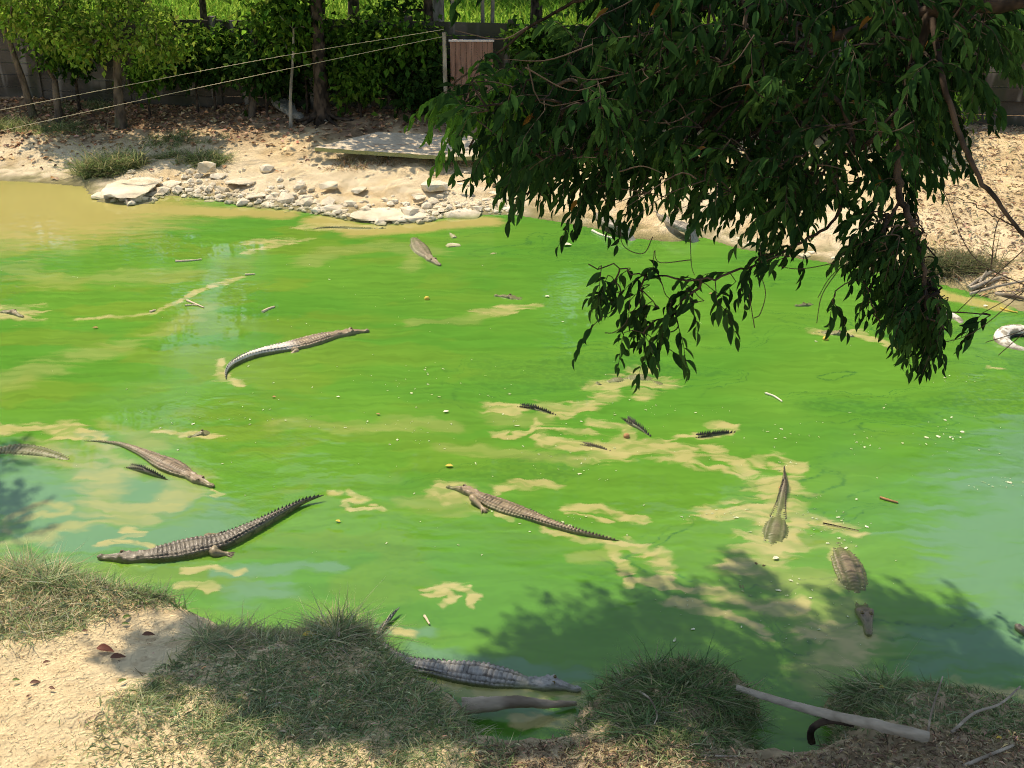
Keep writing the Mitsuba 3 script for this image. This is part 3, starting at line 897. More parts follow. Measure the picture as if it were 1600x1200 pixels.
    # tail crest: two rows of fins running into one
    if crest:
        cm = []
        for sfin in np.arange(.50, .985, rowlen):
            i0 = int(sfin * (n - 1))
            k = i0
            merge = np.interp(sfin, [.5, .76, .80], [1, .35, 0])
            hgt = crest * L * np.interp(sfin, [.5, .6, .78, .9, 1], [.45, .8, 1.25, 1.2, .5])
            for sd in ((-1, 1) if merge > 0 else (0,)):
                b = np.r_[C[k] + Nr[k] * sd * hw[k] * (0.30 + 0.5 * merge), zc[k] + hh[k] * (0.80 if sd else 0.93)]
                tdir = np.r_[Tn[k], 0]
                ln, wd = rowlen * L * 0.52, 0.0042 * L
                nrm = np.r_[Nr[k], 0]
                tip = b + tdir * ln * 0.75 + np.array([0, 0, hgt]) + nrm * sd * hgt * 0.35
                vv = np.array([b - tdir * ln, b + tdir * ln, b + nrm * wd, b - nrm * wd, tip])
                ff = np.array([[0, 2, 4], [2, 1, 4], [1, 3, 4], [3, 0, 4]])
                cc = np.vstack([np.broadcast_to(dark * 0.9, (4, 3)), (dark * 0.5 + mud * 0.5)[None] if not pale_tail else np.array([[.45, .43, .38]])])
                cm.append((vv, ff, cc))
        cv, cf, cc = cat_meshes(cm)
        part(key, 'tail_crest', mikit.ply((cv, cf), 'mat_croc', color=cc))
        labels[key + '__tail_crest'] = {'label': 'two rows of upright tail scutes that join into one', 'kind': 'stuff'}
    # eyes
    if s0 < 0.08:
        ie = int(0.097 * (n - 1))
        for sd in (-1, 1):
            e_ = trimesh.creation.icosphere(2, 0.0062 * L)
            ctr = np.r_[C[ie] + Nr[ie] * sd * hw[ie] * 0.62, zc[ie] + hh[ie] * 0.93 + 0.0045 * L]
            part(key, 'eye', mikit.ply((np.array(e_.vertices) + ctr, np.array(e_.faces)), 'mat_eye', smooth=True))
    return key


MUDC = ((0.30, 0.235, 0.15), (0.075, 0.060, 0.042), (0.27, 0.22, 0.12))
GREY = ((0.185, 0.165, 0.125), (0.022, 0.020, 0.018), (0.22, 0.175, 0.08))
DARKC = ((0.11, 0.10, 0.085), (0.020, 0.018, 0.016), (0.16, 0.13, 0.08))
SILV = ((0.36, 0.36, 0.34), (0.06, 0.055, 0.05), (0.16, 0.14, 0.10))

crocodile('large dark grey crocodile, head by the left grassy bank, tail raised',
          [(152, 868), (190, 869), (240, 866), (300, 855), (350, 845), (400, 823), (440, 802), (475, 785), (506, 777)],
          [(0, .06), (.05, .06), (.1, .10), (.16, .10), (.25, .15), (.38, .18), (.5, .17), (.65, .15), (.8, .13), (.9, .12), (1, .11)], GREY, seed=1, res=(420, 64),
          legs=((.45, 1, .028, .7, -.008), (.46, -1, .030, .7, -.004)), fat=1.05)
crocodile('crocodile with a chalky white tail and brown body swimming to the right in mid pond',
          [(577, 515), (555, 517), (530, 521), (500, 528), (465, 537), (430, 545), (395, 554), (368, 566), (354, 578), (353, 592)],
          [(0, .06), (.05, .05), (.1, .11), (.16, .11), (.3, .16), (.4, .15), (.5, .14), (.7, .13), (.85, .11), (.95, .03), (1, -.03)], MUDC, seed=2, pale_tail=0.95,
          legs=((.46, 1, .026, .6, -.01),))
crocodile('muddy tan crocodile at the left whose head points down to the right',
          [(334, 758), (310, 748), (285, 735), (258, 722), (225, 706), (190, 692), (160, 687), (130, 685)],
          [(0, .05), (.05, .05), (.1, .09), (.2, .09), (.35, .13), (.5, .09), (.7, .06), (.85, .03), (1, .0)], MUDC, seed=3, crest=0.006)
crocodile('slender brown crocodile in the centre foreground, head to the left, one foreleg showing',
          [(697, 757), (716, 761), (735, 767), (755, 777), (785, 788), (820, 800), (855, 814), (895, 827), (935, 836), (968, 841)],
          [(0, .02), (.03, .025), (.055, .03), (.1, .10), (.15, .10), (.3, .11), (.5, .095), (.65, .085), (.85, .065), (.95, .03), (1, .0)], MUDC, seed=4, fat=0.95,
          legs=((.23, -1, .035, 1.3, .02),))
crocodile('crocodile at the lower right seen end on, dark tail pointing away',
          [(1180, 892), (1190, 874), (1205, 850), (1212, 825), (1217, 800), (1222, 775), (1226, 752), (1226, 738)],
          [(0, -.03), (.05, -.03), (.1, -.0), (.2, -.035), (.27, .01), (.36, .075), (.44, .065), (.50, .02), (.58, .0), (.66, .02), (.72, .075), (.8, .10), (.9, .05), (1, -.03)], ((0.21, 0.175, 0.115), (0.022, 0.02, 0.018), (0.2, 0.165, 0.09)), seed=5, s0=.02, s1=.90, crest=0.021)
crocodile('crocodile at the lower right with chequered back and broad head facing the camera bank',
          [(1358, 990), (1356, 972), (1352, 955), (1346, 938), (1338, 915), (1330, 893), (1322, 872), (1314, 852)],
          [(0, .05), (.05, .05), (.1, .10), (.135, .11), (.16, .0), (.19, -.035), (.23, -.01), (.27, .07), (.36, .11), (.44, .09), (.5, .02), (.6, -.04), (1, -.1)],
          ((0.23, 0.185, 0.125), (0.055, 0.045, 0.035), (0.2, 0.16, 0.1)), seed=6, s0=0, s1=.50, crest=0, fat=0.92)
crocodile('crocodile with silvery back scales lying beside the near grass bank in shade',
          [(908, 1076), (880, 1070), (850, 1066), (820, 1062), (790, 1057), (740, 1050), (690, 1044), (640, 1036), (605, 1015), (592, 990), (606, 970), (624, 952)],
          [(0, .06), (.05, .06), (.1, .13), (.14, .12), (.17, .05), (.24, .09), (.34, .14), (.45, .13), (.55, .12), (.65, .10), (.75, .08), (.82, .06), (.9, .08), (1, .10)], SILV, seed=7, res=(420, 64), crest=0.014)
crocodile('crocodile back low in the water at the left edge of the pond',
          [(-20, 703), (20, 698), (55, 701), (80, 706), (100, 712)],
          [(0, -.02), (.22, .02), (.3, .065), (.42, .06), (.5, .04), (.6, .0), (1, -.1)], MUDC, seed=8, s0=.20, s1=.60, crest=0)
crocodile('thin dark crocodile tail with a white tipped fin, left of centre below the muddy one',
          [(190, 722), (205, 726), (222, 732), (240, 739), (262, 746)],
          [(0, -.2), (.45, -.12), (.66, -.01), (.74, .045), (.83, .075), (.92, .055), (1, .0)], DARKC, seed=9, s0=.62, s1=1.0, crest=0.016, length=2.3)
crocodile('small crocodile near the far shore with its snout toward the right',
          [(688, 413), (676, 405), (664, 395), (655, 384), (648, 372)],
          [(0, .04), (.1, .08), (.17, .07), (.3, .09), (.45, .09), (.55, .05), (.65, -.05), (1, -.15)], ((0.33, 0.27, 0.19), (0.15, 0.12, 0.09), (0.28, 0.23, 0.14)), seed=10, s0=0, s1=.55, crest=0, res=(200, 32))
crocodile('nearly sunken crocodile showing a thin line of back before the wide white rock slab',
          [(610, 354), (570, 354), (530, 353), (500, 354), (478, 358)],
          [(0, -.03), (.1, .03), (.15, -.01), (.25, .02), (.4, .035), (.55, .03), (.75, .03), (.9, .0), (1, -.05)], ((0.28, 0.25, 0.12), (0.10, 0.09, 0.05), (0.2, 0.18, 0.1)), seed=11, crest=0.012, res=(220, 32))
crocodile('crocodile head just showing at the left edge of mid pond',
          [(36, 493), (26, 489), (16, 485), (4, 484)], [(0, .03), (.05, .04), (.1, .08), (.15, .06), (.2, -.02), (1, -.2)], MUDC, seed=12, s0=0, s1=.17, crest=0, res=(300, 32), length=2.0)
crocodile('muddy crocodile hump under the lowest hanging leaves, right of its twin hump',
          [(955, 592), (975, 588), (1000, 586), (1020, 591), (1036, 598)], [(0, -.05), (.1, .02), (.15, -.02), (.22, .03), (.25, .055), (.30, .01), (.36, .03), (.42, .075), (.48, .04), (.53, -.01), (.58, .025), (.62, -.01), (.7, -.05), (1, -.1)],
          ((0.36, 0.31, 0.18), (0.19, 0.155, 0.10), (0.3, 0.26, 0.14)), seed=13, s0=.20, s1=.62, crest=0, res=(300, 40))
crocodile('row of crocodile tail scutes in tan scum, leftmost of the central tails',
          [(800, 628), (830, 634), (845, 638), (862, 643)], [(0, -.2), (.6, -.08), (.68, .0), (.8, .02), (.92, .012), (1, -.03)], DARKC, seed=14, s0=.62, s1=.95, crest=0.02, length=2.2, res=(260, 28))
crocodile('slanting crocodile tail with tall scutes in the middle of the central scum',
          [(975, 648), (985, 658), (997, 665), (1012, 675)], [(0, -.2), (.6, -.08), (.72, .01), (.82, .05), (.92, .035), (1, -.03)], ((0.16, 0.15, 0.13), (0.05, 0.045, 0.04), (0.2, 0.17, 0.1)), seed=15, s0=.68, s1=.95, crest=0.024, length=2.3, res=(260, 28))
crocodile('level crocodile tail with a short dark comb of scutes right of the central scum',
          [(1080, 677), (1092, 678), (1115, 676), (1138, 673)], [(0, -.2), (.6, -.1), (.7, .0), (.8, .025), (.92, .02), (1, -.03)], DARKC, seed=16, s0=.66, s1=.94, crest=0.02, length=2.3, res=(260, 28))
crocodile('faint crocodile tail barely breaking the big central patch of scum',
          [(900, 687), (915, 691), (930, 694), (945, 698)], [(0, -.2), (.6, -.1), (.7, -.015), (.8, .004), (.92, .0), (1, -.03)], ((0.30, 0.27, 0.16), (0.12, 0.10, 0.07), (0.2, 0.17, 0.1)), seed=17, s0=.68, s1=.93, crest=0.016, length=2.2, res=(260, 28))
crocodile('low crocodile snout and eyes in mid pond left of the hanging leaves',
          [(772, 459), (785, 460), (800, 462), (815, 464)], [(0, .02), (.04, .025), (.1, .05), (.14, .03), (.2, -.02), (1, -.2)], MUDC, seed=18, s0=0, s1=.18, crest=0, res=(300, 32), length=2.4)
crocodile('low crocodile head in tan scum behind the right hanging branch',
          [(1335, 523), (1318, 520), (1300, 517), (1285, 516)], [(0, .015), (.04, .025), (.1, .06), (.14, .05), (.2, .01), (1, -.2)], ((0.36, 0.30, 0.19), (0.16, 0.13, 0.09), (0.3, 0.26, 0.14)), seed=19, s0=0, s1=.2, crest=0, res=(300, 32), length=2.2)
crocodile('tiny crocodile snout right of the hanging leaves near the far right bank',
          [(1242, 475), (1250, 475), (1258, 474), (1266, 472)], [(0, .02), (.04, .03), (.1, .055), (.14, .03), (.2, -.02), (1, -.2)], GREY, seed=20, s0=0, s1=.16, crest=0, res=(300, 28), length=1.9)
crocodile('dark crocodile snout poking in at the right edge of the pond',
          [(1587, 976), (1600, 984), (1618, 994), (1640, 1004)], [(0, .07), (.05, .08), (.1, .13), (.16, .10), (.3, .1), (.5, .05), (1, -.1)], DARKC, seed=21, s0=0, s1=.16, crest=0, res=(260, 36), length=2.4)
crocodile('crocodile eyes and mud ring left of centre above the muddy crocodile',
          [(306, 676), (314, 674), (322, 673), (332, 672)], [(0, .0), (.05, .01), (.1, .055), (.13, .03), (.17, -.02), (1, -.2)], MUDC, seed=22, s0=.05, s1=.17, crest=0, res=(300, 30), length=2.0)
crocodile('small mud brown crocodile hump in shadow left of the chequered back',
          [(1150, 912), (1162, 912), (1175, 912)], [(0, -.05), (.26, -.01), (.30, .035), (.36, -.01), (1, -.1)], ((0.3, 0.24, 0.17), (0.15, 0.12, 0.09), (0.3, 0.25, 0.14)), seed=23, s0=.26, s1=.36, crest=0, res=(300, 30), length=1.4)
# on the far banks
crocodile('pale grey crocodile resting in shade at the foot of the far wall',
          [(335, 146), (320, 146), (300, 141), (275, 138), (255, 137), (240, 140), (222, 146)], [(0, .10), (.1, .14), (.2, .14), (.35, .22), (.5, .2), (.7, .14), (1, .05)],
          ((0.33, 0.33, 0.28), (0.17, 0.17, 0.14), (0.35, 0.34, 0.28)), seed=24, crest=0.008, res=(220, 36), ground=0.85, fat=1.5)
crocodile('grey green crocodile lying on leaf litter of the far bank, tail to the right',
          [(430, 158), (440, 168), (455, 177), (475, 182), (495, 184), (512, 187)], [(0, .12), (.12, .16), (.3, .28), (.42, .26), (.6, .17), (.8, .1), (1, .05)],
          ((0.30, 0.29, 0.235), (0.15, 0.145, 0.115), (0.36, 0.34, 0.27)), seed=25, crest=0.008, res=(220, 36), ground=0.7, fat=1.5)
crocodile('grey crocodile on the far shore partly hidden behind the lowest leaves, right one',
          [(1118, 372), (1100, 367), (1075, 360), (1050, 353), (1035, 342), (1020, 332)], [(0, .08), (.12, .14), (.3, .24), (.42, .23), (.6, .15), (.8, .1), (1, .05)],
          ((0.34, 0.31, 0.25), (0.15, 0.135, 0.11), (0.36, 0.33, 0.26)), seed=26, crest=0.01, res=(240, 40), ground=0.15, fat=1.15)
crocodile('grey crocodile on the far shore partly hidden behind leaves, left one',
          [(1010, 362), (990, 357), (970, 350), (950, 342), (935, 332), (925, 318)], [(0, .08), (.12, .14), (.3, .22), (.42, .21), (.6, .15), (.8, .1), (1, .05)],
          ((0.36, 0.34, 0.28), (0.17, 0.15, 0.12), (0.36, 0.33, 0.26)), seed=27, crest=0.01, res=(240, 40), ground=0.2, fat=1.1)

# ------------------------------------------------------------------ trees and shrubs of the far side
def grow(nodes, root_pts, root_r, seed, wiggle=0.06, sides=6, rmin=0.006, power=2.2):
    """joins the nodes to the root polyline, each to the nearest point already joined; returns tube meshes"""
    g = rng(seed)
    pts = [np.array(p, float) for p in root_pts]
    parent = [-1] + list(range(len(pts) - 1))
    base = len(pts)
    r0 = np.array(root_pts[-1])
    order = np.argsort([np.min(np.linalg.norm(np.array(root_pts) - q, axis=1)) for q in nodes])
    arr = np.array(pts)
    for k in order:
        q = np.asarray(nodes[k], float)
        d = np.linalg.norm(arr - q, axis=1)
        j = int(np.argmin(d))
        pts.append(q); parent.append(j)
        arr = np.vstack([arr, q])
    n = len(pts)
    load = np.ones(n)
    for i in range(n - 1, 0, -1):
        load[parent[i]] += load[i]
    tot = load[0]
    out = []
    for i in range(base, n):
        a, b = pts[parent[i]], pts[i]
        ra, rb = max(rmin, root_r * (load[i] / tot) ** (1 / power)), max(rmin * 0.7, root_r * (load[i] / tot) ** (1 / power) * 0.8)
        m = (a + b) / 2 + g.normal(size=3) * wiggle * np.linalg.norm(b - a) + np.array([0, 0, 0.05 * np.linalg.norm(b - a)])
        out.append(tube(spline([a, m, b], 5), np.linspace(ra, rb, 5), sides, False))
    return out


def tints(g, n, cols, var=0.25):
    cols = np.array(cols)
    c = cols[g.integers(0, len(cols), n)] * (1 + var * g.normal(size=(n, 1)))
    return np.clip(c * (1 + 0.08 * g.normal(size=(n, 3))), 0.004, 0.9)


def crown_leaves(g, centers, per, spread, size, cols, hang=0.6, template=LEAF_SMALL, aspect=0.3):
    n = len(centers) * per
    c = np.repeat(centers, per, 0)
    pos = c + g.normal(size=(n, 3)) * spread
    D = unit(g.normal(size=(n, 3)) * 0.8 + np.array([0, 0, -hang]) + 0.6 * unit(pos - c))
    Nn = unit(g.normal(size=(n, 3)) * 0.6 + np.array([0, 0, 1.0]))
    L = size * (0.65 + 0.7 * g.random(n))
    return leaves(pos, D, Nn, L, L * aspect, tints(g, n, cols), template)


def tree(name, label, cat, base, trunk, r, blobs, nclump, per, spread, size, cols, seed, bark='mat_bark', m='mat_leaf', group=None, hang=0.6, aspect=0.3, template=LEAF_SMALL):
    """blobs: (centre, radii) of the crown's volume in metres"""
    g = rng(seed)
    key = thing(name, label, cat, group)
    cen = []
    wts = np.array([b[1][0] * b[1][1] * b[1][2] for b in blobs]) ** 0.7
    for b, k in zip(blobs, np.round(nclump * wts / wts.sum()).astype(int)):
        q = unit(g.normal(size=(k, 3))) * (g.random((k, 1)) ** 0.45)
        cen.append(np.array(b[0]) + q * np.array(b[1]))
    cen = np.vstack(cen)
    tp = spline(trunk, 12)
    tm = [tube(tp, np.linspace(r, r * 0.55, 12) * (1 + 0.5 * np.exp(-np.linspace(0, 12, 12))), 9, True, 0.05, seed)]
    part(key, 'trunk', mikit.ply(cat_meshes(tm), bark, smooth=50))
    br = grow(list(cen[::2]), tp[5:], r * 0.6, seed + 1)
    part(key, 'branches', mikit.ply(cat_meshes(br), bark, smooth=True))
    v, f, c = crown_leaves(g, cen, per, spread, size, cols, hang, template, aspect)
    part(key, 'crown', mikit.ply((v, f), m, color=c))
    return key


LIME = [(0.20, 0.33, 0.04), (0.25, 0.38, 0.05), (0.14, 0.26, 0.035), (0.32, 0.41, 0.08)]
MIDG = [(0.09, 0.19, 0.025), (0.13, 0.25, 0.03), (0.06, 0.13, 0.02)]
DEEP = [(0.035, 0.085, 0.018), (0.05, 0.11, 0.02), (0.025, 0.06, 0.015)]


def base_at(x, y):
    return [float(x), float(y), float(ground_z(np.array([x]), np.array([y]))[0])]


def atpx(px, Y):
    """x of the photograph column px at the distance Y, measured near the ground there"""
    return float(P(px, 120, Y)[0])


def fartree(name, label, px, Y, lean, h, r, blobs, nclump, per, spread, size, cols, seed, **kw):
    b = base_at(atpx(px, Y), Y)
    trunk = [np.array(b) - [0, 0, 0.15], np.array(b) + [lean * 0.3, 0, h * 0.35], np.array(b) + [lean * 0.75, 0.05, h * 0.7], np.array(b) + [lean, 0.1, h]]
    bl = [(np.array([P(q[0], q[1], q[2])[0], q[2], P(q[0], q[1], q[2])[2]]) if len(q) == 3 else np.array(b) + q[:3], rad) for q, rad in blobs]
    return tree(name, label, 'tree', b, trunk, r, bl, nclump, per, spread, size, cols, seed, **kw)


fartree('leafy_tree', 'light green leafy tree with forked trunk on the left of the far bank', 178, 24.2, 0.1, 1.6, 0.13,
        [((170, 30, 23.6), (1.6, 0.9, 0.6)), ((60, 25, 23.8), (0.85, 0.7, 0.5)), ((246, 24, 23.8), (0.5, 0.5, 0.4)), ((110, 55, 23.3), (0.7, 0.5, 0.3)), ((245, 75, 23.3), (0.65, 0.5, 0.28)), ((140, -60, 24.0), (1.5, 1.2, 0.7)), ((235, 62, 23.4), (0.6, 0.5, 0.25)), ((140, 72, 23.3), (0.5, 0.45, 0.22))],
        112, 50, 0.13, 0.125, LIME, 301)
fartree('leaning_tree', 'thin leaning trunk with light green leaves at the left edge by the wall', 42, 24.9, -0.35, 2.4, 0.085,
        [((10, -20, 24.4), (0.9, 0.8, 0.7)), ((70, -60, 24.6), (1.3, 1.0, 0.8))], 40, 40, 0.2, 0.16, LIME, 302)
fartree('stubby_tree', 'short mossy trunk with few low leaves before the left wall', 82, 24.7, 0.0, 0.9, 0.11,
        [((85, 85, 24.4), (0.35, 0.3, 0.25)), ((120, 78, 24.4), (0.3, 0.3, 0.2))], 9, 30, 0.12, 0.15, MIDG, 303)
fartree('branching_tree', 'tree with crooked branches and mid green leaves beside the light green tree', 388, 24.6, 0.25, 1.9, 0.10,
        [((420, 22, 24.6), (0.6, 0.6, 0.35)), ((440, 60, 24.2), (0.6, 0.5, 0.4)), ((445, -40, 24.6), (0.6, 0.8, 0.5))], 42, 34, 0.2, 0.17, MIDG + LIME[:1], 304)
fartree('buttress_tree', 'dark straight trunk with spreading roots at the centre of the far bank', 500, 23.9, 0.02, 3.4, 0.17,
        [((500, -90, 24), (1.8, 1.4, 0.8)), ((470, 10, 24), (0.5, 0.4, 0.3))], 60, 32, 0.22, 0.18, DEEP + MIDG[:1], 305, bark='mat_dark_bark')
for k in range(5):
    key = 'buttress_tree'
    a = -0.3 - k * 0.7
    b = base_at(atpx(500, 23.9), 23.9)
    e = base_at(b[0] + math.cos(a) * 0.75, b[1] + math.sin(a) * 0.5)
    part(key, 'root', mikit.ply(tube(spline([np.array(b) + [0, 0, 0.35], np.array(b) + [math.cos(a) * 0.25, math.sin(a) * 0.2, 0.12], np.array(e) + [0, 0, -0.02]], 9), np.linspace(0.07, 0.02, 9), 7), 'mat_dark_bark', smooth=True))
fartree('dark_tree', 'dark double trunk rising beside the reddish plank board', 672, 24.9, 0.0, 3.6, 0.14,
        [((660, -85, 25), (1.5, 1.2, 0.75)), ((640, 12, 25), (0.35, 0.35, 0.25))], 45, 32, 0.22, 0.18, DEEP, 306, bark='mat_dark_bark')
for k, (px, lab) in enumerate(((712, 'slim pale pole trunk directly over the left end of the plank board'), (755, 'slim pale pole trunk over the right end of the plank board'), (768, 'slimmest pale trunk just right of the one over the board'))):
    fartree('slender_tree', lab, px, 24.6 + 0.2 * k, 0.06 * (k - 1), 3.6, 0.055, [((px, -90, 25), (0.9, 0.8, 0.6))], 16, 32, 0.2, 0.17, MIDG, 310 + k, bark='mat_pale_trunk')
fartree('leaning_pole', 'thin pale leaning sapling left of the buttressed trunk', 447, 23.7, 0.22, 2.0, 0.04, [((462, 20, 24), (0.5, 0.4, 0.35))], 10, 30, 0.14, 0.15, MIDG, 315, bark='mat_pale_trunk')

shrubs = [
    (325, 70, 25.0, (0.75, 0.35, 0.35), 'mid green bush leaning over the wall right of the light green tree', MIDG + LIME[:1], 26),
    (555, 66, 24.3, (0.65, 0.35, 0.30), 'mid green creeper bush over the wall right of the buttressed trunk', MIDG, 24),
    (640, 60, 24.0, (0.6, 0.35, 0.30), 'mid green creeper bush over the wall left of the pale wooden post', MIDG, 20),
    (850, 70, 23.4, (0.7, 0.35, 0.35), 'dark green creeper bush over the wall right of the plank board', DEEP + MIDG, 26),
    (105, 60, 25.2, (0.8, 0.35, 0.35), 'dim green bush between the light green tree and the wall', MIDG, 20),
    (300, 100, 24.9, (0.9, 0.35, 0.35), 'deep shade bush along the wall left of the branching tree', DEEP, 30),
    (455, 110, 24.9, (0.8, 0.35, 0.4), 'deep shade bush along the wall behind the thin leaning sapling', DEEP, 28),
    (688, 125, 23.9, (0.6, 0.35, 0.5), 'dark creeper clad bush at the foot of the pale wooden post', DEEP, 22),
    (470, 45, 24.5, (0.55, 0.35, 0.3), 'glossy bush topping the wall left of the buttressed trunk', MIDG, 18),
    (600, 35, 25.4, (0.5, 0.35, 0.28), 'broad leaved bush peeping over the wall in the centre', MIDG, 14),
    (560, 118, 24.0, (0.62, 0.4, 0.42), 'glossy green shrub with sunlit leaf tips right of the buttressed trunk', MIDG, 30),
    (615, 85, 24.3, (0.75, 0.45, 0.5), 'dark green shrub against the wall left of the plank board', DEEP + MIDG[:1], 34),
    (535, 98, 24.3, (0.5, 0.35, 0.35), 'deep green bush low on the wall in the centre', DEEP, 18),
    (410, 105, 24.4, (0.6, 0.4, 0.45), 'deep shade shrub under the branching tree', DEEP, 26),
    (225, 118, 24.6, (0.3, 0.25, 0.25), 'small green sprig shrub at the foot of the forked trunk', MIDG, 10),
    (112, 95, 25.2, (0.32, 0.25, 0.28), 'dark little shrub between the two left trunks', DEEP, 10),
    (655, 140, 23.9, (0.55, 0.35, 0.35), 'low dark shrub at the edge of the overhanging leaves', DEEP, 22),
    (900, 125, 23.2, (1.1, 0.5, 0.65), 'dark shrub behind the overhanging leaves, right of the plank board', DEEP, 50),
    (1000, 115, 22.8, (1.5, 0.7, 0.8), 'large dark shrub hidden by the crown centre', DEEP, 60),
    (1180, 130, 22.3, (1.5, 0.7, 0.8), 'broad dark shrub behind the right part of the crown', DEEP, 60),
    (1330, 155, 21.9, (1.2, 0.7, 0.8), 'dense green shrub before the right wall', DEEP + MIDG, 60),
    (1440, 190, 21.6, (0.75, 0.55, 0.75), 'feathery green shrub at the right side of the crown above the sand', MIDG, 60),
    (1430, 260, 20.4, (0.55, 0.45, 0.65), 'feathery drooping bush low on the right bank', MIDG, 50),
    (1570, 78, 22.6, (0.9, 0.5, 0.4), 'bright green bush above the wall at the right edge', LIME + MIDG, 40),
]
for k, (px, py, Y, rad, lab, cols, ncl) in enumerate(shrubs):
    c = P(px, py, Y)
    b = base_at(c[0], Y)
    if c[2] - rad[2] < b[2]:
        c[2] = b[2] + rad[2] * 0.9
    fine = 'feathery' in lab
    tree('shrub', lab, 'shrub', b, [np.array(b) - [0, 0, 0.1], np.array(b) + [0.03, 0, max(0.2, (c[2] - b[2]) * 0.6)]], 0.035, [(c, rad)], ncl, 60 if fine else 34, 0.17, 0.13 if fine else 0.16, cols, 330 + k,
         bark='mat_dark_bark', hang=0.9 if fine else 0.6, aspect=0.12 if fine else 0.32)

bb = np.array(base_at(-9.0, 33.5))
tree('tall_tree', 'tall slim high crowned tree beyond the wall between light green and branching trees', 'tree', bb, [bb - [0, 0, 0.2], bb + [0.1, 0, 4], bb + [0, 0, 9]], 0.09,
     [(bb + [0.2, 0, 10.6], (2.3, 1.8, 3.6)), (bb + [1.6, 0, 8.0], (0.9, 0.9, 0.8))], 110, 30, 0.34, 0.28, DEEP + MIDG, 499, bark='mat_dark_bark')

# tall trees beyond the wall: they shade the bank and stand mirrored in the pond
g = rng(400)
tall = [(-13.5, 29.5, 9.5), (-11.8, 29.0, 8.0), (-5.0, 29.6, 8.4), (-1.9, 28.6, 8.4), (0.6, 30.5, 10), (3.8, 28.3, 9.0), (7.2, 29.4, 10), (10.6, 27.6, 9.2), (13.9, 26.6, 9.4), (-4.7, 34.0, 11), (5.6, 36.0, 12), (12.0, 35.0, 12), (-16.5, 33.0, 12)]
tall_lab = ['tall broadleaf tree beyond the wall at the far left', 'tall broadleaf tree beyond the wall behind the light green tree', 'tall broadleaf tree beyond the wall behind the branching tree',
            'tall tree beyond the wall left of the plank board', 'tall tree set back beyond the wall behind the plank board', 'tall tree beyond the wall behind the left of the crown', 'tall tree beyond the wall behind the crown centre',
            'tall tree beyond the wall behind the crown right', 'tall tree beyond the wall at the right edge', 'tall distant tree on the sunny meadow left of centre', 'tall distant tree on the meadow behind the crown', 'tall distant tree on the meadow to the right', 'tall distant tree on the meadow at far left']
for (x, y, h), lab in zip(tall, tall_lab):
    b = np.array(base_at(x, y))
    hh = h
    blobs = [(b + [g.normal() * 0.4, 0.2, hh * 0.74], (1.9 + 0.5 * g.random(), 1.6, hh * 0.22)), (b + [g.normal(), 0, hh * 0.55], (1.5, 1.3, hh * 0.13)), (b + [g.normal() * 0.6, 0, hh * 0.90], (1.2, 1.1, hh * 0.10)), (b + [g.normal() * 0.3, 0.2, 3.9], (1.3, 0.9, 0.5))]
    if -12 < x < -5:
        blobs = blobs[:3]
    tree('tall_tree', lab, 'tree', b, [b - [0, 0, 0.2], b + [0.1, 0, hh * 0.3], b + [g.normal() * 0.2, 0, hh * 0.6], b + [g.normal() * 0.3, 0, hh * 0.85]], 0.16, blobs, 165, 30, 0.30, 0.25, DEEP + MIDG, int(500 + x * 10),
         bark='mat_dark_bark' if g.random() < .6 else 'mat_pale_trunk')

g = rng(405)
for k, (x, h, lab) in enumerate(((-8.0, 23, 'leftmost of the high forest edge trees far behind the meadow'), (-3.9, 25, 'high forest edge tree behind the meadow left of the plank board'),
                                 (0.3, 26, 'high forest edge tree behind the meadow over the plank board'), (5.0, 27, 'high forest edge tree far behind the crown left half'), (9.7, 26, 'high forest edge tree far behind the crown middle'),
                                 (14.4, 25, 'high forest edge tree far behind the crown right half'), (19.2, 22, 'rightmost of the high forest edge trees behind the meadow'))):
    y = 50 + g.normal()
    b = np.array(base_at(x, y))
    blobs = [(b + [0, 0, h * 0.72], (2.9, 2.4, h * 0.25)), (b + [g.normal() * 0.6, -0.5, h * 0.38], (2.6, 2.0, h * 0.2))]
    tree('forest_tree', lab, 'tree', b, [b - [0, 0, 0.3], b + [0.2, 0, h * 0.4], b + [0, 0, h * 0.85]], 0.3, blobs, 150, 26, 0.6, 0.62, DEEP + MIDG[:1], 560 + k, bark='mat_dark_bark')

# sunlit meadow beyond the wall
g = rng(410)
n = 26000
x = g.uniform(-16, 17, n)
y = 28 + 22 * g.random(n) ** 1.4
keep = y > 28.2 - 0.19 * (x + 5)
x, y = x[keep], y[keep]
pos = np.stack([x, y, ground_z(x, y) - 0.02], 1)
n = len(x)
D = unit(np.stack([g.normal(size=n) * .25, g.normal(size=n) * .25, np.ones(n)], 1))
bend = np.stack([g.normal(size=n) * .4, g.normal(size=n) * .4, -0.25 * np.ones(n)], 1)
v, f, c = blades(pos, D, bend, 0.30 + 0.55 * g.random(n), 0.022 + 0.02 * g.random(n), tints(g, n, [(0.21, 0.36, 0.045), (0.28, 0.40, 0.06), (0.12, 0.25, 0.03)]), 2)
scene['meadow_grass'] = mikit.ply((v, f), 'mat_grass', color=c)
tag('meadow_grass', 'bright sunlit tall grass growing beyond the wall', 'grass', kind='stuff')

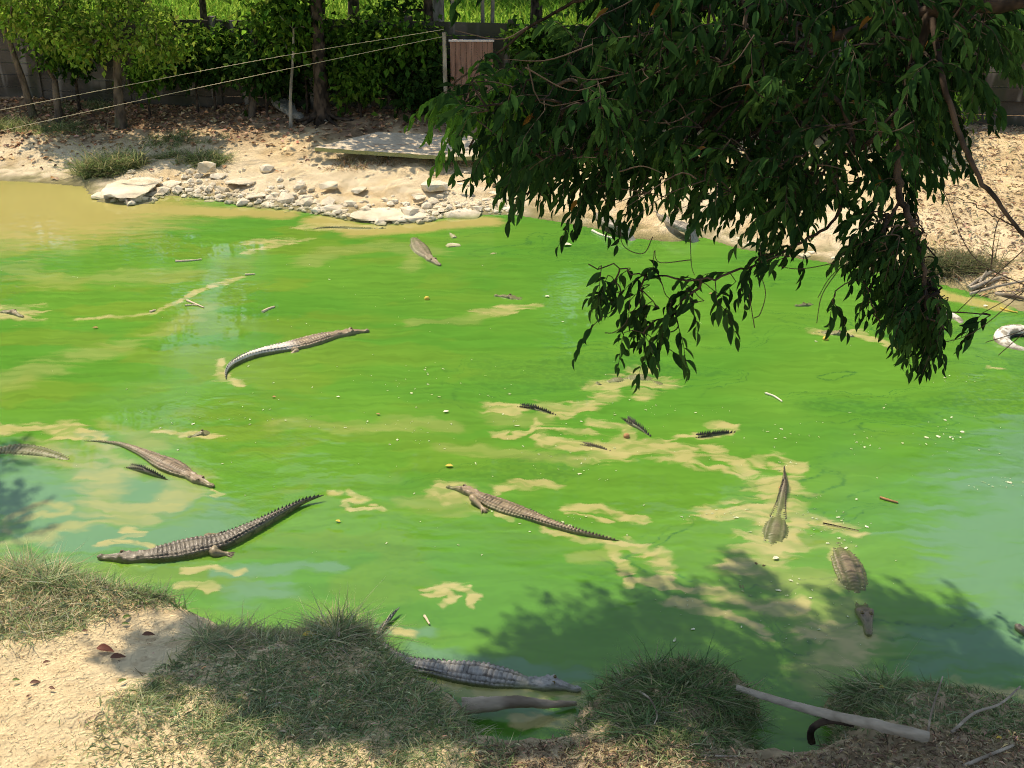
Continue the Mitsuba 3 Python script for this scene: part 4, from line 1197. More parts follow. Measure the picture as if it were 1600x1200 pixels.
# ------------------------------------------------------------------ leaf litter and straw on the far bank
def litter(name, label, cat, fn, n, size, cols, seed, aspect=0.35, lift=0.01):
    g = rng(seed)
    xy = fn(g, n)
    z = ground_z(xy[:, 0], xy[:, 1])
    ok = z > 0.02
    xy, z = xy[ok], z[ok]
    n = len(xy)
    pos = np.stack([xy[:, 0], xy[:, 1], z + lift + 0.02 * g.random(n)], 1)
    a = g.random(n) * 2 * np.pi
    D = unit(np.stack([np.cos(a), np.sin(a), 0.25 * g.normal(size=n)], 1))
    Nn = unit(np.stack([0.4 * g.normal(size=n), 0.4 * g.normal(size=n), np.ones(n)], 1))
    L = size * (0.6 + 0.8 * g.random(n))
    v, f, c = leaves(pos, D, Nn, L, L * aspect, tints(g, n, cols), LEAF_SMALL)
    scene[name] = mikit.ply((v, f), 'mat_vc', color=c)
    tag(name, label, cat, kind='stuff')


def far_litter(g, n):
    px = g.uniform(-20, 1000, n)
    py = 150 + np.abs(g.normal(size=n)) * 22
    return np.array([G(a, b, 0.75)[:2] for a, b in zip(px, py)])


BROWN = [(0.30, 0.17, 0.085), (0.42, 0.25, 0.13), (0.19, 0.11, 0.065), (0.54, 0.38, 0.22)]
litter('leaf_litter', 'brown fallen leaves covering the far bank below the wall', 'leaf litter', far_litter, 8000, 0.11, BROWN, 420)


def right_litter(g, n):
    px = g.uniform(1380, 1700, n)
    py = 225 + 190 * g.random(n) ** 1.3
    return np.array([G(a, b, 0.5)[:2] for a, b in zip(px, py)])


litter('straw_litter', 'dry straw and dead leaves strewn over the right bank', 'straw', right_litter, 4200, 0.11, [(0.50, 0.41, 0.27), (0.40, 0.30, 0.18), (0.58, 0.49, 0.34), (0.24, 0.16, 0.10)], 421, 0.10)


# ------------------------------------------------------------------ grass
def in_px_poly(g, poly, n, z):
    w = np.array([G(*q, z)[:2] for q in poly])
    pg = Polygon(w)
    lo, hi = w.min(0), w.max(0)
    out = []
    while sum(map(len, out)) < n:
        q = lo + g.random((n * 2, 2)) * (hi - lo)
        out.append(q[shapely.contains_xy(pg, q[:, 0], q[:, 1])])
    return np.vstack(out)[:n]


def tuft(g, xy, per, spread, hgt, width, cols, lean=0.55, lay=0.0):
    """per blades round each point"""
    n = len(xy) * per
    q = np.repeat(xy, per, 0) + g.normal(size=(n, 2)) * spread
    z = ground_z(q[:, 0], q[:, 1])
    ok = z > 0.0
    q, z = q[ok], z[ok]
    h = np.repeat(np.broadcast_to(hgt, (len(xy),)), per)[ok] * (0.5 + 0.8 * g.random(len(q))) * (0.65 + 0.7 * sstep(0.3, 0.7, meshkit.fbm(np.stack([q[:, 0], q[:, 1], 0 * z], 1) * 3.5, 2, 21)))
    n = len(q)
    pos = np.stack([q[:, 0], q[:, 1], z - 0.012], 1)
    a = g.random(n) * 2 * np.pi
    out = np.stack([np.cos(a), np.sin(a), 0 * a], 1)
    flatk = g.random((n, 1)) ** 1.5
    D = unit(out * (0.3 + 0.9 * lay + 1.3 * flatk) + np.array([0, 0, 1.0]) + 0.25 * g.normal(size=(n, 3)))
    b2 = g.random(n) * 2 * np.pi
    bend = (0.6 * out + 0.6 * np.stack([np.cos(b2), np.sin(b2), 0 * b2], 1)) * (lean * (0.4 + 0.9 * g.random((n, 1)))) + np.array([0, 0, -0.34]) * (0.4 + g.random((n, 1)) + lay)
    return blades(pos, D, bend, h, width * (0.6 + 0.8 * g.random(n)), tints(g, n, cols, 0.22), 3)


GREEN_G = [(0.26, 0.35, 0.16), (0.34, 0.41, 0.22), (0.19, 0.28, 0.13), (0.44, 0.46, 0.29)]
DRY_G = [(0.60, 0.53, 0.34), (0.50, 0.47, 0.27), (0.68, 0.62, 0.43), (0.42, 0.42, 0.25)]
LUSH_G = [(0.14, 0.23, 0.085), (0.20, 0.29, 0.12), (0.11, 0.18, 0.075), (0.30, 0.31, 0.17)]
g = rng(430)
ms = []
ms.append(tuft(g, in_px_poly(g, [(-90, 890), (0, 872), (120, 882), (200, 900), (275, 925), (250, 940), (190, 945), (120, 985), (40, 1025), (-90, 1040)], 520, 0.3), 13, 0.045, 0.12, 0.0038, GREEN_G + DRY_G[:3], 0.8, 0.3))
ms.append(tuft(g, in_px_poly(g, [(-90, 885), (0, 868), (120, 876), (210, 905), (150, 930), (0, 930), (-90, 960)], 170, 0.3), 15, 0.035, 0.20, 0.0042, GREEN_G + DRY_G[:1], 0.7))
ms.append(tuft(g, in_px_poly(g, [(205, 905), (270, 922), (285, 938), (200, 930)], 16, 0.3), 22, 0.03, 0.24, 0.0042, GREEN_G + LUSH_G, 0.7))
ms.append(tuft(g, in_px_poly(g, [(335, 985), (400, 975), (470, 972), (545, 968), (590, 990), (640, 1040), (720, 1090), (745, 1130), (800, 1160), (790, 1210), (420, 1210), (250, 1130), (190, 1085), (280, 1020)], 1700, 0.35), 14, 0.045, 0.10, 0.0037, GREEN_G + LUSH_G[:1] + DRY_G[1:2], 0.8, 0.6))
ms.append(tuft(g, in_px_poly(g, [(330, 980), (400, 970), (470, 968), (560, 966), (600, 985), (560, 1000), (400, 1005), (300, 1010)], 190, 0.3), 17, 0.035, 0.18, 0.0038, DRY_G + GREEN_G[:1], 1.0, 0.5))
ms.append(tuft(g, in_px_poly(g, [(500, 965), (565, 962), (585, 980), (520, 985)], 26, 0.32), 18, 0.045, 0.24, 0.0042, GREEN_G + DRY_G[:1], 0.7))
ms.append(tuft(g, in_px_poly(g, [(60, 1205), (110, 1130), (200, 1070), (300, 1080), (420, 1120), (520, 1210)], 300, 0.35), 10, 0.05, 0.08, 0.0036, DRY_G + GREEN_G, 0.8, 0.9))
ms.append(tuft(g, in_px_poly(g, [(120, 1160), (180, 1090), (290, 1020), (340, 990), (330, 1020), (230, 1110), (170, 1180)], 70, 0.35), 10, 0.05, 0.08, 0.0036, DRY_G + GREEN_G, 0.8, 0.7))
ms.append(tuft(g, in_px_poly(g, [(898, 1095), (945, 1048), (1005, 1026), (1060, 1014), (1128, 1024), (1178, 1055), (1196, 1100), (1176, 1145), (1080, 1165), (970, 1155)], 480, 0.35), 14, 0.05, 0.11, 0.0045, LUSH_G + GREEN_G[:1] + DRY_G[3:], 0.9, 0.6))
ms.append(tuft(g, in_px_poly(g, [(985, 1045), (1050, 1028), (1125, 1038), (1175, 1075), (1165, 1110), (1060, 1075)], 70, 0.35), 14, 0.045, 0.17, 0.0045, LUSH_G, 0.9, 0.2))
ms.append(tuft(g, in_px_poly(g, [(900, 1110), (960, 1090), (1000, 1150), (1140, 1165), (1180, 1200), (860, 1205)], 70, 0.35), 13, 0.04, 0.11, 0.0036, DRY_G + LUSH_G, 0.8, 0.6))
ms.append(tuft(g, in_px_poly(g, [(1280, 1070), (1350, 1042), (1450, 1046), (1540, 1066), (1640, 1088), (1680, 1140), (1560, 1140), (1450, 1132), (1340, 1120), (1290, 1130)], 560, 0.35), 14, 0.05, 0.10, 0.0043, LUSH_G + GREEN_G + DRY_G[1:2], 0.9, 0.6))
ms.append(tuft(g, in_px_poly(g, [(1300, 1062), (1330, 1052), (1410, 1052), (1400, 1065), (1310, 1085)], 45, 0.35), 14, 0.05, 0.15, 0.004, GREEN_G + LUSH_G + DRY_G[:1], 0.9, 0.3))
ms.append(tuft(g, in_px_poly(g, [(1300, 1160), (1450, 1150), (1640, 1150), (1640, 1205), (1250, 1205)], 170, 0.35), 9, 0.05, 0.07, 0.0033, DRY_G + [(0.24, 0.17, 0.10)], 0.8, 1.2))
ms.append(tuft(g, in_px_poly(g, [(760, 1150), (900, 1150), (1250, 1175), (1250, 1205), (760, 1205)], 90, 0.35), 8, 0.05, 0.06, 0.0033, DRY_G + [(0.24, 0.17, 0.10)], 0.8, 1.2))
# single tall stalks along the edges
ms.append(tuft(g, in_px_poly(g, [(960, 1055), (1060, 1026), (1180, 1070), (1060, 1060)], 26, 0.35), 1, 0.02, 0.42, 0.003, LUSH_G, 0.5))
ms.append(tuft(g, in_px_poly(g, [(330, 975), (560, 962), (640, 1035), (560, 985), (350, 985)], 22, 0.35), 1, 0.02, 0.30, 0.003, GREEN_G, 0.5))
ms.append(tuft(g, in_px_poly(g, [(-60, 880), (120, 880), (280, 930), (100, 900)], 22, 0.35), 1, 0.02, 0.34, 0.003, GREEN_G + DRY_G[:1], 0.5))
ms.append(tuft(g, in_px_poly(g, [(1295, 1070), (1450, 1056), (1640, 1098), (1450, 1075)], 26, 0.35), 1, 0.02, 0.28, 0.003, LUSH_G, 0.5))
v, f, c = cat_meshes(ms)
scene['near_grass'] = mikit.ply((v, f), 'mat_grass', color=c)
tag('near_grass', 'green and straw coloured grass growing over the near bank', 'grass', kind='stuff')


def clump(name, label, px, py, wpx, hgt, n, per, cols, seed, zz=0.4, width=0.006, flat=0.5, lean=0.6):
    g = rng(seed)
    p = G(px, py, zz)
    p = G(px, py, float(ground_z(p[:1], p[1:2])[0]))
    r = wpx * pxsize(p) / 2
    q = p[:2] + g.normal(size=(n, 2)) * np.array([r, r * flat]) * 0.5
    k = thing(name, label, 'grass tuft')
    v, f, c = tuft(g, q, per, 0.05, hgt, width, cols, lean)
    scene[k] = mikit.ply((v, f), 'mat_grass', color=c)
    return k


FARG = [(0.24, 0.31, 0.12), (0.32, 0.36, 0.17), (0.46, 0.42, 0.23), (0.17, 0.25, 0.09)]
clump('grass_tuft', 'tall grey green grass tuft at the left end of the white rock shelf', 150, 277, 62, 0.55, 40, 30, FARG, 440, width=0.008)
clump('grass_tuft', 'grass tuft behind and right of the tall one above the white rock shelf', 200, 262, 50, 0.48, 30, 30, FARG, 441, width=0.008)
clump('grass_tuft', 'grass tuft on the sand above the rocks with a leaning tan rock', 320, 268, 75, 0.32, 36, 26, FARG, 442, width=0.007)
clump('grass_tuft', 'low green weeds at the left foot of the leaning tan rock', 265, 276, 40, 0.20, 22, 22, FARG, 443, width=0.007)
clump('grass_tuft', 'grey green grass patch at the left edge of the far bank', 15, 215, 90, 0.30, 50, 24, FARG, 444, 0.6, 0.007)
clump('grass_tuft', 'scattered grass patch under the wires on the left bank', 85, 222, 110, 0.26, 60, 20, FARG, 445, 0.6, 0.007)
clump('grass_tuft', 'thin grass patch right of the wires on the left bank', 130, 185, 140, 0.22, 50, 18, FARG, 446, 0.7, 0.007)
clump('grass_tuft', 'thin shaded grass strip above the left tufts', 280, 225, 130, 0.18, 40, 18, FARG, 447, 0.5, 0.007)
clump('low_bush', 'low grey green bush on the right waterline above the driftwood', 1492, 425, 85, 0.38, 80, 40, [(0.13, 0.16, 0.07), (0.20, 0.21, 0.11), (0.30, 0.27, 0.17)], 448, 0.2, 0.006, 0.5, 0.9)
clump('grass_tuft', 'dry weeds under the front edge of the concrete slab', 570, 262, 110, 0.16, 50, 16, DRY_G + BROWN, 449, 0.4, 0.006)
clump('grass_tuft', 'dry weeds on the bank right of the slab dead leaves', 690, 268, 80, 0.15, 40, 16, DRY_G, 450, 0.4, 0.006)

# ------------------------------------------------------------------ the big tree whose branches hang over the pond
def proj(p):
    q = np.asarray(p, float) - CAM
    d = q @ FWD
    return W / 2 + FPX * (q @ RIGHT) / d, H / 2 - FPX * (q @ UP) / d, d


TREE = thing('overhanging_tree', 'big dark leaved tree leaning in from the right, its branches drooping over the pond', 'tree')
g = rng(600)
TB = np.array([5.6, 5.0, 0.3])
FORK = P(1458, 12, 6.3)
trunk_pts = spline([TB - [0, 0, 0.4], TB + [-0.15, 0.1, 1.6], TB + [-0.5, 0.3, 3.2], TB + [-1.0, 0.6, 4.3]], 16)
part(TREE, 'trunk', mikit.ply(tube(trunk_pts, np.linspace(0.26, 0.13, 16) * (1 + 0.5 * np.exp(-np.linspace(0, 8, 16))), 14, True, 0.04, 1), 'mat_bark', smooth=60))
TOP = trunk_pts[-1]


def limb(pts):
    return [P(*q) if np.ndim(q) == 1 and len(q) == 3 and abs(q[0]) > 20 else np.array(q, float) for q in pts]


LIMBS = [
    ([TOP, np.array([3.6, 5.9, 4.95]), FORK], .085, .050),
    ([P(1458, 12, 6.3), P(1440, 60, 6.3), P(1425, 110, 6.3), P(1412, 180, 6.25), P(1404, 250, 6.2), P(1408, 310, 6.1), P(1430, 370, 6.0), P(1444, 440, 5.9), P(1450, 540, 5.85)], .036, .007),
    ([P(1458, 14, 6.3), P(1380, 38, 6.5), P(1290, 60, 6.7), P(1200, 85, 6.9), P(1100, 105, 7.1), P(1000, 120, 7.3), P(900, 142, 7.5), P(800, 170, 7.6), P(730, 230, 7.6)], .034, .008),
    ([P(1412, 180, 6.25), P(1340, 235, 6.4), P(1290, 248, 6.5), P(1240, 300, 6.6), P(1190, 350, 6.6)], .018, .006),
    ([P(1456, 30, 6.25), P(1475, 130, 6.0), P(1500, 215, 5.9), P(1535, 285, 5.8), P(1600, 362, 5.7), P(1690, 430, 5.6)], .020, .008),
    ([P(1200, 85, 6.9), P(1130, 160, 7.0), P(1060, 230, 7.0), P(990, 290, 6.9), P(940, 330, 6.8)], .018, .005),
    ([P(1290, 60, 6.7), P(1180, 12, 7.0), P(1050, -20, 7.4), P(900, 0, 7.8), P(790, 70, 8.0), P(700, 140, 8.1)], .022, .006),
    ([P(1290, 248, 6.5), P(1310, 335, 6.4), P(1220, 395, 6.3), P(1150, 425, 6.25), P(1090, 437, 6.2), P(1030, 432, 6.2), P(970, 420, 6.2), P(925, 412, 6.2)], .011, .0035),
    ([P(1100, 105, 7.1), P(980, 170, 7.1), P(900, 235, 7.0), P(850, 290, 6.9), P(790, 310, 6.8)], .016, .005),
    ([P(900, 142, 7.5), P(820, 210, 7.4), P(760, 270, 7.3), P(715, 285, 7.2)], .012, .004),
    ([P(1408, 310, 6.1), P(1370, 380, 6.05), P(1350, 440, 6.0), P(1385, 520, 5.95)], .010, .004),
    ([P(1340, 235, 6.4), P(1300, 150, 6.6), P(1220, 180, 6.8), P(1100, 260, 6.8), P(1040, 310, 6.7)], .016, .005),
    ([P(1600, 362, 5.7), P(1540, 330, 5.8), P(1475, 300, 5.9)], .004, .002),
    ([FORK, np.array([2.0, 7.0, 5.6]), np.array([0.8, 8.0, 6.1]), np.array([-1.2, 8.8, 7.2]), np.array([-3.4, 8.6, 7.6]), np.array([-4.8, 8.4, 7.4])], .045, .012),
    ([np.array([0.8, 8.0, 6.1]), np.array([0.2, 9.4, 7.2]), np.array([-0.6, 10.6, 7.8])], .026, .010),
    ([np.array([2.0, 7.0, 5.6]), np.array([2.3, 8.3, 6.9]), np.array([1.8, 9.8, 7.6])], .024, .010),
    ([TOP, np.array([3.4, 6.8, 5.6]), np.array([2.9, 7.9, 6.0]), np.array([1.2, 7.4, 6.3])], .05, .012),
]
start = []
for k, (pts, ra, rb) in enumerate(LIMBS):
    n = 8 + 5 * len(pts)
    c = spline(pts, n)
    c = c + 0.012 * g.normal(size=c.shape) * np.linspace(0, 1, n)[:, None]
    part(TREE, 'branch', mikit.ply(tube(c, np.linspace(ra, rb, n), 8, True, 0.05, 700 + k), 'mat_dark_bark', smooth=60))
    start.append(c[2:] if k else c[-3:])
start = np.vstack(start)


def in_poly_px(poly, n, Y):
    pg = Polygon(poly)
    w = np.array(poly, float)
    lo, hi = w.min(0), w.max(0)
    out = []
    while len(out) < n:
        q = lo + g.random(2) * (hi - lo)
        if pg.contains(Point(*q)):
            out.append(P(q[0], q[1], Y[0] + (Y[1] - Y[0]) * g.random()))
    return np.array(out)


C_MAIN = [(708, 150), (740, 118), (800, 122), (840, 90), (890, 85), (930, 30), (1000, -40), (1560, -40), (1580, 30), (1530, 70), (1460, 130), (1445, 200), (1440, 260), (1400, 290), (1330, 300),
          (1240, 330), (1180, 330), (1110, 285), (1050, 250), (960, 245), (900, 250), (850, 275), (815, 240), (800, 225), (785, 225), (765, 195), (730, 180)]
nodes = [(q, 'main') for q in in_poly_px(C_MAIN, 900, (5.9, 8.6))]
nodes += [(q, 'main') for q in in_poly_px([(720, 150), (880, 110), (900, 270), (795, 225)], 90, (6.8, 8.2))]
nodes += [(q, 'main') for q in in_poly_px([(1380, -30), (1575, -30), (1560, 60), (1490, 130), (1400, 160)], 60, (5.9, 7.4))]
nodes += [(q, 'main') for q in in_poly_px([(860, 220), (1250, 240), (1230, 330), (1100, 295), (900, 285)], 60, (6.2, 7.4))]
nodes += [(q, 'hang') for q in in_poly_px([(1345, 320), (1430, 315), (1462, 390), (1480, 450), (1490, 495), (1450, 500), (1400, 460), (1365, 420), (1335, 370)], 105, (5.8, 6.5))]
nodes += [(q, 'hang') for q in in_poly_px([(1415, 460), (1480, 455), (1500, 515), (1445, 530), (1420, 510)], 40, (5.8, 6.2))]
for px, py in ((985, 420), (1010, 428), (1035, 445), (1000, 470), (1050, 470), (1070, 445), (1025, 500), (1060, 510), (985, 490), (940, 415), (960, 440), (965, 480), (1085, 455), (1095, 440), (1045, 545), (1020, 470),
               (1140, 425), (1165, 420), (1185, 405), (1210, 395), (1240, 385), (1262, 370), (1150, 440), (1100, 470), (1000, 450), (1030, 480), (1055, 490), (970, 455), (1015, 445), (1065, 470), (1020, 530), (1040, 520),
               (975, 520), (1005, 520), (1110, 450), (950, 430), (935, 500)):
    nodes.append((P(px, py, 6.15 + 0.2 * g.random()), 'low'))
for px, py in ((1305, 455), (1300, 470), (1535, 490), (1548, 492), (1120, 470), (1190, 410), (1235, 400)):
    nodes.append((P(px, py, 5.9 + 0.2 * g.random()), 'low'))
# the crown goes on above: what it shades on the water and the near bank is under it along the sun
SHADE = [(870, 985, 60), (960, 965, 75), (1060, 930, 60), (950, 1015, 60), (850, 1010, 50), (1060, 1000, 60), (1390, 940, 55), (1450, 960, 60), (1500, 950, 40), (1200, 890, 40), (1255, 960, 45), (1350, 1000, 50), (1180, 1000, 50), (1450, 1010, 50), (1560, 1010, 50),
         (300, 1070, 60), (390, 1035, 60), (500, 1030, 70), (610, 1055, 60), (430, 1080, 70), (560, 1090, 70), (650, 1110, 50), (340, 1030, 40), (690, 1160, 55), (580, 1170, 60), (740, 1070, 60), (820, 1080, 50), (470, 1130, 40),
         (800, 1170, 60), (900, 1180, 60), (970, 1090, 60), (1060, 1060, 70), (1120, 1100, 60), (1050, 1150, 50), (1200, 1130, 60), (1230, 1190, 50), (1340, 1090, 60), (1450, 1090, 60), (1550, 1110, 60), (1400, 1170, 60), (1530, 1180, 40), (1300, 1190, 50),
         (0, 690, 16), (14, 755, 18), (0, 795, 14)]
for px, py, r in SHADE:
    for k in range(int(8 + r / (2.2 if px < 760 else 2.6))):
        a, b = px + g.normal() * r * 0.5, py + g.normal() * r * 0.30
        q = G(a, b, 0.2)
        for hz in (g.uniform(6.0, 8.0), 7.2, 8.0, 8.8):
            q2 = q + SUN * ((hz - 0.2) / SUN[2])
            u, vv, dd = proj(q2)
            if dd > 0.5 and (vv < -170 or u > 1750 or u < -200):
                nodes.append((q2, 'high'))
                break

for k in range(520):  # unseen sprays added up the sun to shade the crown below
    a, b = g.uniform(760, 1480), g.uniform(0, 270)
    q = P(a, b, g.uniform(6.2, 8.2))
    for up in (0.4, 0.9, 1.4, 2.0, 2.8, 3.6):
        q2 = q + SUN * (up + 0.4 * g.random()) / SUN[2]
        u, vv, dd = proj(q2)
        if vv < -150 or u > 1750:
            nodes.append((q2, 'high'))
            break

# join every spray to the limbs
pts = np.array(start)
pos = [q for q, _ in nodes]
order = np.argsort([np.min(np.linalg.norm(start - q, axis=1)) for q in pos])
arr = np.vstack([start, np.zeros((len(pos), 3))])
cnt = len(start)
parent = -np.ones(len(arr), int)
own = {}
for k in order:
    d = np.linalg.norm(arr[:cnt] - pos[k], axis=1) + 0.35 * np.maximum(0, pos[k][2] - arr[:cnt, 2])
    parent[cnt] = int(np.argmin(d))
    arr[cnt] = pos[k]
    own[cnt] = k
    cnt += 1
load = np.ones(cnt)
for i in range(cnt - 1, len(start) - 1, -1):
    load[parent[i]] += load[i]
tw = []
for i in range(len(start), cnt):
    a, b = arr[parent[i]], arr[i]
    L = np.linalg.norm(b - a)
    m = (a + b) / 2 + g.normal(size=3) * 0.07 * L + np.array([0, 0, 0.06 * L])
    r = min(0.012, 0.0026 * load[i] ** 0.45)
    tw.append(tube(spline([a, m, b], 6), np.linspace(r * 1.15, r, 6), 5, False))

AXIS_TOP = P(1330, 20, 7.2)
lp, ld, ln, ll, lw, lc = [], [], [], [], [], []
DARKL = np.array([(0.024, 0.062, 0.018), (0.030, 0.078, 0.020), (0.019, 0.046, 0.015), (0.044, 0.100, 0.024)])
for i in range(len(start), cnt):
    q, kind = nodes[own[i]]
    u, vv, dd = proj(q)
    out = (q - AXIS_TOP) * [1, 0.7, 0]
    out = out / (np.linalg.norm(out) + 0.3)
    n_l = {'main': int(g.integers(7, 14)), 'hang': int(g.integers(7, 12)), 'low': int(g.integers(6, 10)), 'high': int(g.integers(10, 14))}[kind]
    size = {'main': 0.112, 'hang': 0.088, 'low': 0.108, 'high': 0.15}[kind]
    tl = n_l * size * 0.30
    d0 = unit(0.65 * out + g.normal(size=3) * 0.55 + np.array([0, 0, -0.2]))
    if kind in ('low', 'hang'):
        d0 = unit(np.array([-0.35, 0, -0.5]) + g.normal(size=3) * 0.35)
    pth = spline([q, q + d0 * tl * 0.5 + [0, 0, -0.03 * tl], q + d0 * tl * 0.85 + [0, 0, -0.35 * tl]], n_l + 1)
    tw.append(tube(pth, np.linspace(0.0028, 0.0014, n_l + 1), 4, False))
    t = unit(np.gradient(pth, axis=0))
    flat = unit(np.cross(t[0], [0, 0, 1.0]) + 1e-6)
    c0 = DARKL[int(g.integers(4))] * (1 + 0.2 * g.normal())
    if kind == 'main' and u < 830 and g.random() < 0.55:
        c0 = np.array([0.09, 0.21, 0.028]) * (0.8 + 0.5 * g.random())  # sunlight on the left edge put into the leaf colour
    for j in range(1, n_l + 1):
        sd = 1 if j % 2 else -1
        dl = unit(0.60 * t[j] + sd * flat * 0.55 + np.array([0, 0, -0.45]) + g.normal(size=3) * 0.26)
        if j == n_l:
            dl = unit(t[j] + np.array([0, 0, -0.5]))
        lp.append(pth[j]); ld.append(dl)
        ln.append(unit(np.array([0, -0.15, 0.8]) + 0.4 * sd * flat + g.normal(size=3) * 0.5))
        ll.append(size * (0.75 + 0.45 * g.random()) * (0.8 if j > n_l - 2 else 1)); lw.append(0.145 + 0.05 * g.random())
        cc = c0 * (1 + 0.15 * g.normal())
        if g.random() < 0.004 and kind != 'high':
            cc = np.array([0.24, 0.13, 0.03])
        lc.append(np.clip(cc, 0.005, 0.6))
lp, ld, ln, ll, lw, lc = map(np.array, (lp, ld, ln, ll, lw, lc))
part(TREE, 'twigs', mikit.ply(cat_meshes(tw), 'mat_dark_bark', smooth=True))
labels[TREE + '__twigs'] = {'label': 'fine twigs carrying the leaves', 'kind': 'stuff'}
pr = np.array([proj(q) for q in lp])
inside = (pr[:, 0] > 5) & (pr[:, 0] < 1595) & (pr[:, 1] > 5) & (pr[:, 1] < 1195)
big = np.where(inside, ll / pr[:, 2], -1) + 0.004 * (pr[:, 1] > 330)
chosen = np.argsort(-big)[:300]
rest = np.setdiff1d(np.arange(len(lp)), chosen)
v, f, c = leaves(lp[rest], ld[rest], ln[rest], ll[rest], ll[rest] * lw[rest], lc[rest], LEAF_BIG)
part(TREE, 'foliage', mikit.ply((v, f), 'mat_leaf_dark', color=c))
labels[TREE + '__foliage'] = {'label': 'dense drooping dark green foliage', 'kind': 'stuff'}
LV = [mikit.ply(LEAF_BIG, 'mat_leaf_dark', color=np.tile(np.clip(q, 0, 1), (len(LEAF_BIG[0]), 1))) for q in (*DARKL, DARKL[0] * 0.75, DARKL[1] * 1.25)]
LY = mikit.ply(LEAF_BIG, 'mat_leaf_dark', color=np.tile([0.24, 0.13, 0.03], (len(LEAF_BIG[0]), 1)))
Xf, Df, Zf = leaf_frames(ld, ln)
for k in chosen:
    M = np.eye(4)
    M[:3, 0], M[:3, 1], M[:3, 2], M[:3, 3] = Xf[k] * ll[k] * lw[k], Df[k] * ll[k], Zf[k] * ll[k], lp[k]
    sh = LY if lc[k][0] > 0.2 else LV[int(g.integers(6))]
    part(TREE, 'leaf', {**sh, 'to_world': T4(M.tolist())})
# long bare twigs
bt = []
for q in ([(1450, 540, 5.9), (1520, 520, 5.8), (1600, 455, 5.7), (1680, 380, 5.6)], [(1495, 488, 5.9), (1545, 440, 5.8), (1620, 372, 5.7)], [(1530, 492, 5.8), (1570, 470, 5.7), (1640, 430, 5.6)],
          [(1560, 555, 5.7), (1600, 520, 5.6), (1680, 450, 5.5)], [(1540, 535, 5.7), (1600, 515, 5.6), (1690, 470, 5.5)], [(1475, 300, 5.9), (1520, 400, 5.8), (1600, 445, 5.7), (1700, 490, 5.6)],
          [(1552, 395, 5.8), (1548, 420, 5.8), (1558, 350, 5.8), (1580, 330, 5.75)], [(1180, 400, 6.3), (1240, 420, 6.2), (1310, 410, 6.2), (1350, 405, 6.1)], [(1278, 465, 6.0), (1300, 430, 6.05), (1340, 400, 6.1)],
          [(1276, 505, 6.0), (1285, 460, 6.0), (1315, 415, 6.1)], [(1165, 425, 6.25), (1172, 470, 6.2), (1179, 512, 6.2)], [(1182, 415, 6.25), (1196, 455, 6.2), (1188, 490, 6.2), (1178, 497, 6.2)], [(985, 460, 6.2), (980, 500, 6.2), (960, 519, 6.2), (945, 520, 6.2)],
          [(1085, 430, 6.2), (1080, 410, 6.2), (1078, 340, 6.3)], [(1020, 425, 6.2), (1023, 390, 6.2), (1030, 410, 6.2), (1080, 406, 6.2)], [(968, 355, 6.5), (975, 385, 6.4), (1005, 396, 6.3), (1020, 370, 6.3)]):
    w = spline([P(*z) for z in q], 24)
    bt.append(tube(w, np.linspace(0.0022, 0.0032, 24), 5, False))
for k in range(24):
    a = np.array([g.uniform(800, 1500), g.uniform(20, 330)])
    if a[0] > 1420 and a[1] > 200:
        continue
    th_ = g.uniform(-0.5, 1.2) + (np.pi if g.random() < 0.6 else 0)
    ln_ = g.uniform(50, 170)
    Y_ = g.uniform(5.7, 6.6)
    b_ = a + ln_ * np.array([math.cos(th_), abs(math.sin(th_)) * 0.8])
    m_ = (a + b_) / 2 + g.normal(size=2) * ln_ * 0.13
    bt.append(tube(spline([P(*a, Y_), P(*m_, Y_ - 0.05), P(*b_, Y_ - 0.1)], 10), np.linspace(0.0042, 0.0014, 10), 6, True))
for q in bt:
    part(TREE, 'bare_twig', mikit.ply(q, 'mat_twig', smooth=True))

# ------------------------------------------------------------------ logs, branches, tyres, driftwood
def stick(name, label, cat, pts, r0, r1, m='mat_dead_wood', n=24, sides=10, rough=0.05, seed=0):
    k = numbered(name)
    scene[k] = mikit.ply(tube(spline([np.array(q, float) for q in pts], n), np.linspace(r0, r1, n), sides, True, rough, seed), m, smooth=50)
    tag(k, label, cat)
    return k


def GZh(px, py, up=0.0, z=0.3):
    p = G(px, py, z)
    p = G(px, py, max(float(ground_z(p[:1], p[1:2])[0]), 0.0))
    return p + [0, 0, up]


stick('fallen_branch', 'long bare grey branch lying across the inlet at the lower right', 'branch', [G(1150, 1074, 0.34), G(1200, 1090, 0.32), G(1270, 1110, 0.34), G(1340, 1126, 0.40), G(1400, 1140, 0.42), G(1450, 1152, 0.40)], 0.021, 0.042, seed=1, rough=0.09)
stick('driftwood_log', 'weathered grey log lying in the small inlet before the silvery crocodile', 'log', [G(722, 1103, 0.10), G(770, 1100, 0.11), G(810, 1096, 0.13), G(850, 1100, 0.08), G(900, 1099, 0.03)], 0.065, 0.018, seed=2, rough=0.07)
stick('curved_root', 'dark curved root arching out of the water under the bare branch', 'root', [G(1268, 1160, 0.05), G(1267, 1143, 0.16), G(1280, 1130, 0.24), G(1305, 1126, 0.26), G(1335, 1132, 0.26)], 0.026, 0.022, 'mat_dark_bark', seed=3)
stick('upright_twig', 'thin pale twig standing on the right grassy bank', 'twig', [GZh(1449, 1150, 0.0), GZh(1449, 1150, 0) + [0.02, 0.05, 0.16], G(1473, 1057, 0.55)], 0.008, 0.005, seed=4)
stick('leaning_twig', 'long thin twig slanting over the right bank to its edge', 'twig', [GZh(1486, 1148, 0.02), GZh(1520, 1125, 0.06), GZh(1560, 1112, 0.07), GZh(1590, 1090, 0.10)], 0.012, 0.006, seed=5)
